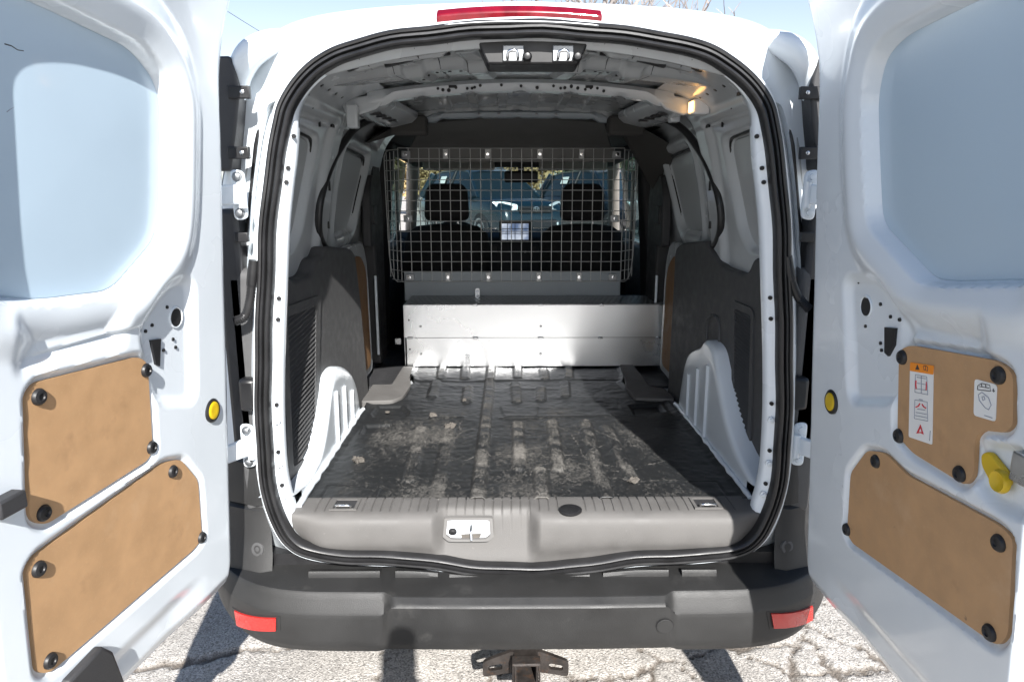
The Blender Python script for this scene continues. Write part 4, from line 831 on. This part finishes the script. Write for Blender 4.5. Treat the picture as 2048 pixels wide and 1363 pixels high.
# cab exterior: roof, doors, hood
A = np.zeros((40, 10, 3))
for i, x in enumerate(np.linspace(-.68, .68, 40)):
    for j, y in enumerate(np.linspace(2.15, 3.10, 10)): A[i, j] = (x, y, np.interp(abs(x), [p[0] for p in EXT[:5]], [p[1] for p in EXT[:5]])-.10*float(sm(2.5, 3.1, y)))
part('cab_roof', MB().grid(A), 'paint', van, 50)
for sgn in (-1, 1):
    part('front_door', MB().box(*sorted((sgn*.78, sgn*.865)), 2.15, 3.55, .38, 1.13), 'paint', van, 30, .03, 3)
    part('door_card', MB().box(*sorted((sgn*.72, sgn*.779)), 2.15, 3.45, .60, 1.14), 'trim_dark', van, 30, .02)
    part('door_window', MB().prism([(sgn*.835, 2.22, 1.13), (sgn*.835, 3.40, 1.13), (sgn*.70, 2.98, 1.62), (sgn*.70, 2.24, 1.66)], (sgn*.004, 0, 0)), 'glass', van)
    part('roof_side_rail', MB().tube([(sgn*.69, 2.12, 1.68), (sgn*.68, 2.6, 1.68), (sgn*.655, 3.02, 1.655)], .045, 10), 'headliner', van, 60)
    part('front_pillar', MB().tube(catmull([(sgn*.655, 2.98, 1.665), (sgn*.69, 3.18, 1.52), (sgn*.735, 3.42, 1.31), (sgn*.775, 3.62, 1.12)], 4, False), .042, 10), 'beige', van, 60)
    part('centre_pillar', MB().prism([(sgn*.70, 2.02, .60), (sgn*.70, 2.20, .60), (sgn*.70, 2.19, 1.15), (sgn*.63, 2.16, 1.70), (sgn*.63, 2.02, 1.70), (sgn*.70, 2.0, 1.15)], (sgn*.09, 0, 0)), 'trim_dark', van, 30, .02)
    part('seat_belt', MB().box(*sorted((sgn*.625, sgn*.63)), 2.06, 2.11, 1.0, 1.55), 'black', van)
    part('mirror_arm', MB().box(*sorted((sgn*.855, sgn*.92)), 3.28, 3.34, 1.10, 1.15), 'black', van, 30, .01); mr = part('wing_mirror', MB().box(*sorted((sgn*.90, sgn*1.08)), 3.25, 3.36, 1.10, 1.30), 'black', van, 30, .03, 3); part('mirror_glass', MB().box(*sorted((sgn*.915, sgn*1.065)), 3.243, 3.249, 1.12, 1.28), 'chrome', mr, 30)
m = MB(); rg = []
for y, z, hw_ in ((3.55, 1.13, .80), (3.9, 1.10, .83), (4.3, 1.03, .80), (4.62, .90, .72), (4.72, .70, .66), (4.72, .30, .64)):
    rg.append([(-hw_*1.0, y, .35), (-hw_, y, z-.12), (-hw_*.9, y, z-.03), (-hw_*.5, y, z), (hw_*.5, y, z), (hw_*.9, y, z-.03), (hw_, y, z-.12), (hw_, y, .35)])
part('hood', m.loft(rg, False), 'paint', van, 45)
for sgn in (-1, 1):
    for y in (.95, 4.0):
        wl = part('wheel', MB().lathe((sgn*.86, y, .33), (-sgn, 0, 0), [(0, .22), (.0, .30), (.02, .328), (.18, .328), (.20, .30), (.20, .18)], 36), 'tyre', van, 40); part('wheel_rim', MB().lathe((sgn*.865, y, .33), (-sgn, 0, 0), [(0, .06), (.01, .15), (.0, .21), (.03, .21)], 30), 'steel', wl, 40)

# ================================================================== things inside the van
# rubber floor mat
xs = np.linspace(0, 1, 330); ysm = np.linspace(.088, 1.80, 420); UU, YM = np.meshgrid(xs, ysm, indexing='ij')
el = np.interp(ysm, [.088, .12, .5, .84, .98, 1.10, 1.17, 1.23, 1.30, 1.40, 1.80], [-.606, -.604, -.596, -.592, -.60, -.54, -.47, -.452, -.458, -.49, -.50])
er = np.interp(ysm, [.088, .12, .5, .84, .98, 1.08, 1.15, 1.25, 1.40, 1.80], [.612, .62, .612, .605, .60, .53, .47, .46, .50, .50])
XM = el[None, :]*(1-UU)+er[None, :]*UU
def Zq(x, y): p = at(740+x/3.029, 560+y/3.029, Z=ZF); return (p.x, p.y)
RIB = [((650, 1345), (735, 530), 1), ((895, 870), (905, 1140), 1), ((880, 630), (890, 735), .9), ((895, 530), (895, 590), .9), ((1100, 860), (1140, 1140), 1), ((1180, 620), (1185, 705), .9), ((1205, 530), (1205, 590), .9), ((1300, 860), (1440, 1345), 1), ((1500, 1030), (1580, 1190), 1), ((1030, 1150), (1040, 1330), 1), ((400, 620), (375, 705), .9), ((595, 650), (585, 735), .9), ((1035, 650), (1035, 725), .8), ((440, 530), (430, 600), .9), ((580, 530), (575, 595), .9), ((1050, 540), (1060, 600), .8), ((480, 900), (400, 1340), .5), ((310, 900), (240, 1200), .6), ((-250, 850), (-420, 1200), .6), ((1430, 890), (1490, 1010), .6)]
hM = np.zeros(XM.shape); ribm = np.zeros(XM.shape)
for p_, q_, k in RIB:
    d = segd(XM, YM, Zq(*p_), Zq(*q_)); r = 1-sm(.012, .026, d); hM = np.maximum(hM, .009*k*r); ribm = np.maximum(ribm, r*k)
for p_, q_ in (((380, 832), (550, 828)), ((800, 835), (1450, 818)), ((250, 612), (1500, 600))):
    d = segd(XM, YM, Zq(*p_), Zq(*q_)); hM += .004*(1-sm(.003, .02, d))
rc = [Zq(*q) for q in [(790, 765), (1015, 762), (1010, 832), (820, 838)]]; hM += .004*(1-sm(-.004, .008, psdf(XM, YM, rc)))
for q in ([(10, 800), (50, 755), (190, 755), (235, 790), (225, 820), (20, 822)], [(1570, 755), (1750, 745), (1790, 790), (1600, 810)], [(-30, 870), (130, 865), (150, 900), (-60, 930)]):
    hM += -.012*(1-sm(-.012, .006, psdf(XM, YM, [Zq(*t) for t in q])))
for q in ([(-320, 1350), (-250, 1240), (60, 1245), (10, 1350)], [(1760, 1220), (2100, 1215), (2200, 1345), (1800, 1345)]):
    hM += -.003*(1-sm(0, .005, np.abs(psdf(XM, YM, [Zq(*t) for t in q]))))
hM += .006*vnoise(XM, YM, 9, 41)+.0015*vnoise(XM*.6, YM*1.5, 26, 42)+.0018*vnoise(XM, YM, 60, 43)+.006*np.clip(vnoise(XM*.55, YM*1.6, 14, 44), 0, 1)*sm(.8, 1.1, YM)
ed = np.minimum(XM-el[None, :], er[None, :]-XM); hM += .007*(1-sm(0, .03, ed))
A = np.stack([XM, YM, ZF-.001+hM], -1); m = MB().grid(A); me = m.mesh('rubber_floor_mat', 70)
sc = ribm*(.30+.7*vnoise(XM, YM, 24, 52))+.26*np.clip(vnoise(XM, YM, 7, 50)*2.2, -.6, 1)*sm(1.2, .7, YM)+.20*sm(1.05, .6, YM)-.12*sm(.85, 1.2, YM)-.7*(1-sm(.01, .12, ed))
for k in range(30):         # long curling scratches in the dust
    x0_, y0_ = RNG.uniform(-.5, .55), RNG.uniform(.12, .75); an = RNG.uniform(-.9, .9)+math.pi/2*(k % 2); c_ = RNG.uniform(-5, 5); pt = [(x0_, y0_)]
    for q in range(5): pt.append((pt[-1][0]+.022*math.cos(an), pt[-1][1]+.022*math.sin(an))); an += c_*.022*2
    for p_, q_ in zip(pt[:-1], pt[1:]):
        w_ = (np.abs(XM-p_[0]) < .03) & (np.abs(YM-p_[1]) < .03); sc[w_] = np.maximum(sc[w_], .75*(1-sm(.0003, .0028, segd(XM[w_], YM[w_], p_, q_)))-.05)
at_ = me.attributes.new('scuff', 'FLOAT', 'POINT'); at_.data.foreach_set('value', np.clip(sc, -1, 1).ravel().astype(np.float32))
fm = link('rubber_floor_mat', me, 'mat'); tag(fm, 'worn black rubber mat covering the load floor of the van', 'floor mat')
so = fm.modifiers.new('thick', 'SOLIDIFY'); so.thickness = .004; so.offset = -1
def torn(px, py, r, seed, hole):
    p = at(px, py, Z=ZF+.008); rr = random.Random(seed); m = MB(); n = 16; rings = []
    for k, (f_, z) in enumerate(((1.0, -.006), (.80, .003), (.62, .006), (.45, .001 if hole else .005))):
        rings.append([(p.x+r*f_*(1+.6*rr.uniform(-1, 1))*math.cos(2*math.pi*i/n), p.y+.7*r*f_*(1+.55*rr.uniform(-1, 1))*math.sin(2*math.pi*i/n), p.z+z*(1+.6*rr.uniform(-1, 1))) for i in range(n)])
    m.loft(rings)
    if 1: m.f.append(tuple(len(m.v)-n+i for i in range(n)))
    part('torn_patch', m, 'dirt', fm, 0)
for px, py, r, s_, h_ in ((715, 918, .020, 1, 1), (865, 829, .013, 2, 0), (900, 850, .020, 3, 0), (1268, 958, .015, 4, 0), (930, 800, .008, 5, 0)): torn(px, py, r, s_, h_)
part('tie_down_bolt', MB().lathe(tuple(at(775, 824, Z=ZF-.004)), (0, 0, 1), [(0, .010), (.004, .009), (.005, .004)], 12), 'dirt', fm)

# ================================================================== parked cars seen through the windscreen
def suv(name, label, loc, rz, paint, front):
    c = thing(name, label, 'car', loc, rz, 'SUVs parked in front of the van'); HWD = .93
    st = [(-2.30, .55, .78, .70), (-2.22, .45, 1.02, .84), (-1.9, .30, 1.06, .91), (-1.2, .24, 1.07, .93), (0, .22, 1.05, .93), (.75, .24, 1.03, .925), (1.05, .26, 1.05, .92), (1.6, .30, 1.00, .90), (2.05, .32, .94, .86), (2.22, .30, .84, .78), (2.30, .32, .62, .70), (2.30, .30, .40, .68)]
    rg = []
    for x, zb, zt, hw_ in st:
        half = [(hw_*.86, zb), (hw_*.98, zb+.10), (hw_, (zb+zt)/2), (hw_*.985, zt-.13), (hw_*.93, zt-.035), (hw_*.72, zt), (hw_*.3, zt+.02)]
        rg.append([(x, y, z) for y, z in half]+[(x, -y, z) for y, z in half[::-1]])
    m = MB().loft(rg); m.f += [tuple(range(14)), tuple(len(m.v)-14+k for k in range(14))]; body = part('body', m, paint, c, 50)
    gb = [(-2.12, 1.03, .82), (1.12, 1.03, .84)]; rf = [(-1.78, 1.60, .60), (.10, 1.66, .62), (.25, 1.64, .61)]
    G = []
    for (xb, zb, yb), (xt, zt, yt) in ((( -2.14, 1.03, .83), (-1.80, 1.58, .58)), ((-1.2, 1.05, .87), (-1.15, 1.66, .62)), ((-.3, 1.04, .88), (-.25, 1.68, .63)), ((.45, 1.03, .87), (.05, 1.665, .62)), ((1.15, 1.02, .80), (.30, 1.62, .58))):
        G.append([(xb, yb, zb), (xb*.6+xt*.4, yb*.66+yt*.34, zb*.6+zt*.4), (xt, yt, zt), (xt, yt*.5, zt+.03), (xt, -yt*.5, zt+.03), (xt, -yt, zt), (xb*.6+xt*.4, -yb*.66-yt*.34, zb*.6+zt*.4), (xb, -yb, zb)])
    m = MB().loft(G, False); m.f += [tuple(range(8)), tuple(len(m.v)-8+k for k in range(8))]; part('glasshouse', m, 'car_glass', c, 25)
    R_ = []
    for xt, zt, yt in ((-1.90, 1.56, .60), (-1.15, 1.665, .645), (-.25, 1.685, .655), (.05, 1.67, .645), (.34, 1.60, .60)): R_.append([(xt, yt, zt-.035), (xt, yt, zt), (xt, yt*.5, zt+.04), (xt, -yt*.5, zt+.04), (xt, -yt, zt), (xt, -yt, zt-.035)])
    part('roof', MB().loft(R_, False), paint, c, 40)
    for s in (-1, 1):
        part('windscreen_pillar', MB().tube([(.30, s*.60, 1.62), (.72, s*.715, 1.33), (1.16, s*.83, 1.02)], .035, 8), paint, c, 60)
        part('door_pillar', MB().tube([(-.32, s*.635, 1.66), (-.34, s*.79, 1.34), (-.36, s*.885, 1.03)], .04, 8), 'black', c, 60)
        part('rear_pillar', MB().tube([(-1.75, s*.60, 1.60), (-1.85, s*.72, 1.33), (-2.0, s*.85, 1.03)], .10, 8), paint, c, 60)
        part('roof_bar', MB().tube([(-1.5, s*.60, 1.70), (-1.4, s*.60, 1.735), (-.3, s*.61, 1.745), (-.1, s*.60, 1.70)], .016, 8), 'steel', c, 60)
        part('wing_mirror', MB().box(.62, .80, *sorted((s*.93, s*1.12)), 1.03, 1.20), paint, c, 30, .04, 3)
        hl = [(2.02, s*.80, .80), (2.20, s*.66, .74), (2.235, s*.42, .76), (2.20, s*.40, .87), (2.06, s*.66, .935), (1.90, s*.86, .93)]; part('headlight', MB().prism(rpoly([Vector(p) for p in hl], .02, 3), (.03, s*.03, .015)), 'headlamp', c, 30, .01)
        part('fog_lamp', MB().lathe((2.27, s*.60, .46), (1, s*.3, 0), [(0, .05), (.02, .05), (.03, .03)], 16), 'headlamp', c)
        for xw in (-1.35, 1.38):
            w = part('wheel', MB().lathe((xw, s*.93, .35), (0, -s, 0), [(0, .2), (0, .30), (.02, .345), (.20, .345), (.22, .2)], 32), 'tyre', c, 40); part('rim', MB().lathe((xw, s*.94, .35), (0, -s, 0), [(0, .05), (.02, .16), (.0, .23), (.03, .23)], 24), 'steel', w, 40)
    gr_ = part('grille', MB().prism([(2.285, -.40, .70), (2.285, .40, .70), (2.25, .44, .85), (2.25, -.44, .85)], (.02, 0, 0)), 'black', c, 30, .01)
    for k in range(3): part('grille_bar', MB().box(2.288, 2.312, -.38, .38, .715+.045*k, .722+.045*k), 'trim_dark', c)
    for rx, rz_, dz in ((.075, .050, 0), (.026, .046, .0), (.062, .020, .022)): part('emblem', MB().tube([(2.315, rx*math.cos(t), .785+dz+rz_*math.sin(t)) for t in [2*math.pi*k/28 for k in range(28)]], .007, 6, True), 'chrome', c, 60)
    part('lower_grille', MB().box(2.27, 2.31, -.55, .55, .38, .56), 'black', c, 30, .02)
    for s in (-1, 1):
        part('window_notice', MB().prism([(-1.02, s*.79, 1.36), (-.70, s*.795, 1.36), (-.70, s*.72, 1.535), (-1.02, s*.715, 1.53)], (0, s*.004, .002)), 'paper', c)
    return c
lot = .29
suv('parked_suv', 'dark teal parked SUV facing the van, grille and headlamp showing between the front seats', (-.55, 15.6, lot), rad(-90+30), 'car_paint', 1)
suv('parked_suv', 'near-black parked SUV half hidden behind the passenger headrest', (2.55, 16.3, lot), rad(-90+28), 'car_paint2', 1)

# ================================================================== trees, wire, photographer
def bare_tree(label, x, y, hgt, seed, spread=.55, depth=6):
    rr = random.Random(seed); segs = []
    def grow(p, d, ln, r, lv):
        n = 4; pts = [p]; q = p.copy(); dd = d.copy()
        for _ in range(n):
            dd = (dd+Vector((rr.uniform(-1, 1), rr.uniform(-1, 1), rr.uniform(-.3, .6)))*.13).normalized(); q = q+dd*(ln/n); pts.append(q.copy())
        segs.append((pts, r, r*.62, lv))
        if lv >= depth: return
        for k in range(3 if lv < 3 else 2+(rr.random() < .6)):
            t = 1 if k == 0 else rr.uniform(.35, .95); b = pts[min(n, int(t*n))]
            ax = Vector((rr.uniform(-1, 1), rr.uniform(-1, 1), rr.uniform(-.2, .8))).normalized(); nd = (dd*(1-spread*rr.uniform(.7, 1.1))+ax*spread).normalized()
            grow(b, nd, ln*rr.uniform(.62, .80), r*(.62 if k else .7), lv+1)
    grow(Vector((0, 0, -.05)), Vector((0, 0, 1)), hgt*.27, hgt*.016, 0)
    t = thing('bare_tree', label, 'tree', (x, y, lot-.02), 0, 'leafless trees behind the van'); trunk = MB(); cr = MB()
    for pts, r0, r1, lv in segs:
        (trunk if lv < 2 else cr).tube(pts, lambda u, a=r0, b=r1: max(.013, a+(b-a)*u), 5 if lv < 3 else 3)
    part('trunk', trunk, 'bark', t, 60); part('crown', cr, 'bark', t, 60)
bare_tree('tallest leafless tree rising past the right end of the red brake lamp', 5.2, 44, 24.0, 3)
bare_tree('leafless tree with wide thin crown above the white roof edge', 8.6, 47, 25.0, 11)
bare_tree('smaller leafless tree above the roof beside the right shoulder of the van', 11.4, 46, 21.0, 23)
def brush(label, x, y, hgt, wid, seed, leafm):
    r = np.random.default_rng(seed); n = 2600; t = thing('roadside_tree', label, 'tree', (x, y, lot-.02), 0, 'leafy trees beyond the parked SUVs'); m = MB()
    P = r.normal(size=(n, 3)); P /= np.linalg.norm(P, axis=1)[:, None]; P *= (r.random((n, 1))**.4); P = P*np.array([wid, wid*.7, hgt*.45])+np.array([0, 0, hgt*.55]); cl = r.normal(size=(60, 3))*np.array([wid*.5, wid*.4, hgt*.2])+np.array([0, 0, hgt*.5])
    for i, p in enumerate(P):
        c_ = cl[i % 60]; p = p*.6+c_*.4; a_ = r.normal(size=3); b_ = r.normal(size=3); a_ *= .16/np.linalg.norm(a_); b_ *= .13/np.linalg.norm(b_); m.add([p-a_, p+b_, p+a_, p-b_], [(0, 1, 2, 3)])
    part('crown', m, leafm, t, 0); tr = MB(); tr.tube([(0, 0, 0), (.05, 0, hgt*.3), (0, .1, hgt*.6)], lambda u: .16*(1-.7*u), 8)
    for k in range(5): tr.tube([(0, 0, hgt*(.25+.06*k)), (math.cos(k*2.1)*wid*.3, math.sin(k*2.1)*wid*.3, hgt*(.45+.06*k)), (math.cos(k*2.1)*wid*.6, math.sin(k*2.1)*wid*.5, hgt*(.6+.06*k))], lambda u: .06*(1-.8*u), 5)
    part('trunk', tr, 'bark', t, 60)
for i, (x, y, h_, w_, mm, lb) in enumerate([(-9.5, 33, 5, 3.2, 'dry_leaf', 'tawny dry-leaved tree at the far left behind the teal SUV'), (-4.8, 35, 4.2, 3.0, 'dry_leaf', 'tawny dry-leaved tree above the roof of the teal SUV'), (0.2, 34, 4.6, 3.0, 'dry_leaf', 'tawny dry-leaved tree behind the gap between the two SUVs'), (4.9, 36, 4.4, 3.2, 'evergreen', 'dark green tree above the roof of the near-black SUV'), (9.6, 34, 5, 3.4, 'dry_leaf', 'tawny dry-leaved tree at the far right behind the near-black SUV')]):
    brush(lb, x, y, h_, w_, 60+i, mm)
# overhead wire between two poles
pa, pb = at(360, -40, Y=24), at(560, 84, Y=38); dvec = (pb-pa); A0 = pa-dvec*.9; B0 = pb+dvec*1.2
wp = [A0.lerp(B0, k/30)+Vector((0, 0, -.5*(1-(2*k/30-1)**2)+.4)) for k in range(31)]
tag(part('overhead_wire', MB().tube(wp, .012, 5), 'black', None), 'thin dark overhead wire crossing the sky beside the left door', 'wire')
for p, lb in ((wp[0], 'wooden pole carrying the near end of the overhead wire'), (wp[-1], 'wooden pole carrying the far end of the overhead wire')):
    gz = .29*min(1, max(0, (p.y-5)/9)); t = thing('utility_pole', lb, 'pole', (p.x, p.y, gz-.02), 0, 'poles carrying the wire'); part('pole', MB().cyl((0, 0, 0), (0, 0, p.z-gz+.3), .15, .11, 12), 'wood_pole', t); part('crossarm', MB().box(-.9, .9, -.06, .06, p.z-gz-.11, p.z-gz+.04), 'wood_pole', t)
# the photographer, standing behind the lens, whose shadow falls on the bumper
def person():
    t = thing('person', 'person in dark jacket holding a camera up behind the open van', 'person', (-.02, -2.26, 0))
    J = {'pel': (0, -.06, .80), 'wa': (0, -.05, .94), 'ch': (0, -.02, 1.11), 'nk': (0, .0, 1.25), 'hd': (0, .04, 1.32), 'hd2': (0, .05, 1.385), 'sl': (-.16, -.01, 1.18), 'sr': (.16, -.01, 1.18), 'el': (-.15, .24, 1.10), 'er': (.13, .24, 1.10), 'wl': (-.085, .44, 1.33), 'wr': (.03, .44, 1.35), 'hl': (-.10, -.05, .77), 'hr': (.10, -.05, .77), 'kl': (-.13, .10, .43), 'kr': (.13, .08, .43), 'al': (-.13, -.06, .09), 'ar': (.13, -.08, .09), 'tl': (-.15, .09, .05), 'tr': (.15, .07, .05)}
    R_ = dict(pel=.15, wa=.14, ch=.16, nk=.058, hd=.075, hd2=.085, sl=.075, sr=.075, el=.045, er=.045, wl=.03, wr=.03, hl=.095, hr=.095, kl=.062, kr=.062, al=.045, ar=.045, tl=.04, tr=.04)
    ed = [('pel', 'wa'), ('wa', 'ch'), ('ch', 'nk'), ('nk', 'hd'), ('hd', 'hd2'), ('ch', 'sl'), ('ch', 'sr'), ('sl', 'el'), ('sr', 'er'), ('el', 'wl'), ('er', 'wr'), ('pel', 'hl'), ('pel', 'hr'), ('hl', 'kl'), ('hr', 'kr'), ('kl', 'al'), ('kr', 'ar'), ('al', 'tl'), ('ar', 'tr')]
    for h_, s in (('wl', -1), ('wr', 1)):          # five fingers on each hand
        w = Vector(J[h_]); J[h_+'p'] = tuple(w+Vector((-s*.035, .045, .03))); R_[h_+'p'] = .026; ed.append((h_, h_+'p')); p_ = Vector(J[h_+'p'])
        for k in range(5):
            a_, b_ = h_+'f%d' % k, h_+'g%d' % k; J[a_] = tuple(p_+Vector((-s*(.02+.004*k), .018+.012*(k-2)*.5, .020*(k-2)))); J[b_] = tuple(Vector(J[a_])+Vector((-s*.022, .012, .006*(k-2)))); R_[a_] = R_[b_] = .009; ed += [(h_+'p', a_), (a_, b_)]
    names = list(J); me = bpy.data.meshes.new('body'); me.from_pydata([J[n] for n in names], [(names.index(a_), names.index(b_)) for a_, b_ in ed], [])
    o = link('body', me, 'jacket', t); sk = o.modifiers.new('skin', 'SKIN')
    for i, n in enumerate(names): me.skin_vertices[0].data[i].radius = (R_[n], R_[n]*(.75 if n in ('ch', 'wa', 'pel') else 1)); me.skin_vertices[0].data[i].use_root = (n == 'pel')
    su = o.modifiers.new('sub', 'SUBSURF'); su.levels = su.render_levels = 2
    hm = MB().lathe((0, .03, 1.32), (0, 0, 1), [(-.03, .05), (.0, .075), (.04, .088), (.08, .084), (.115, .06), (.13, .02)], 20); part('hair', hm, 'hair', t, 60)
    return t
person()
cmr = thing('photo_camera', 'black camera held up to the eye of the person behind the van', 'camera', (-.045, -1.76, 1.405)); part('camera_body', MB().box(-.052, .052, -.035, .03, -.045, .045), 'black', cmr, 30, .008); part('lens_barrel', MB().cyl((0, .03, .03), (0, .085, .03), .033, .035, 20), 'black', cmr)
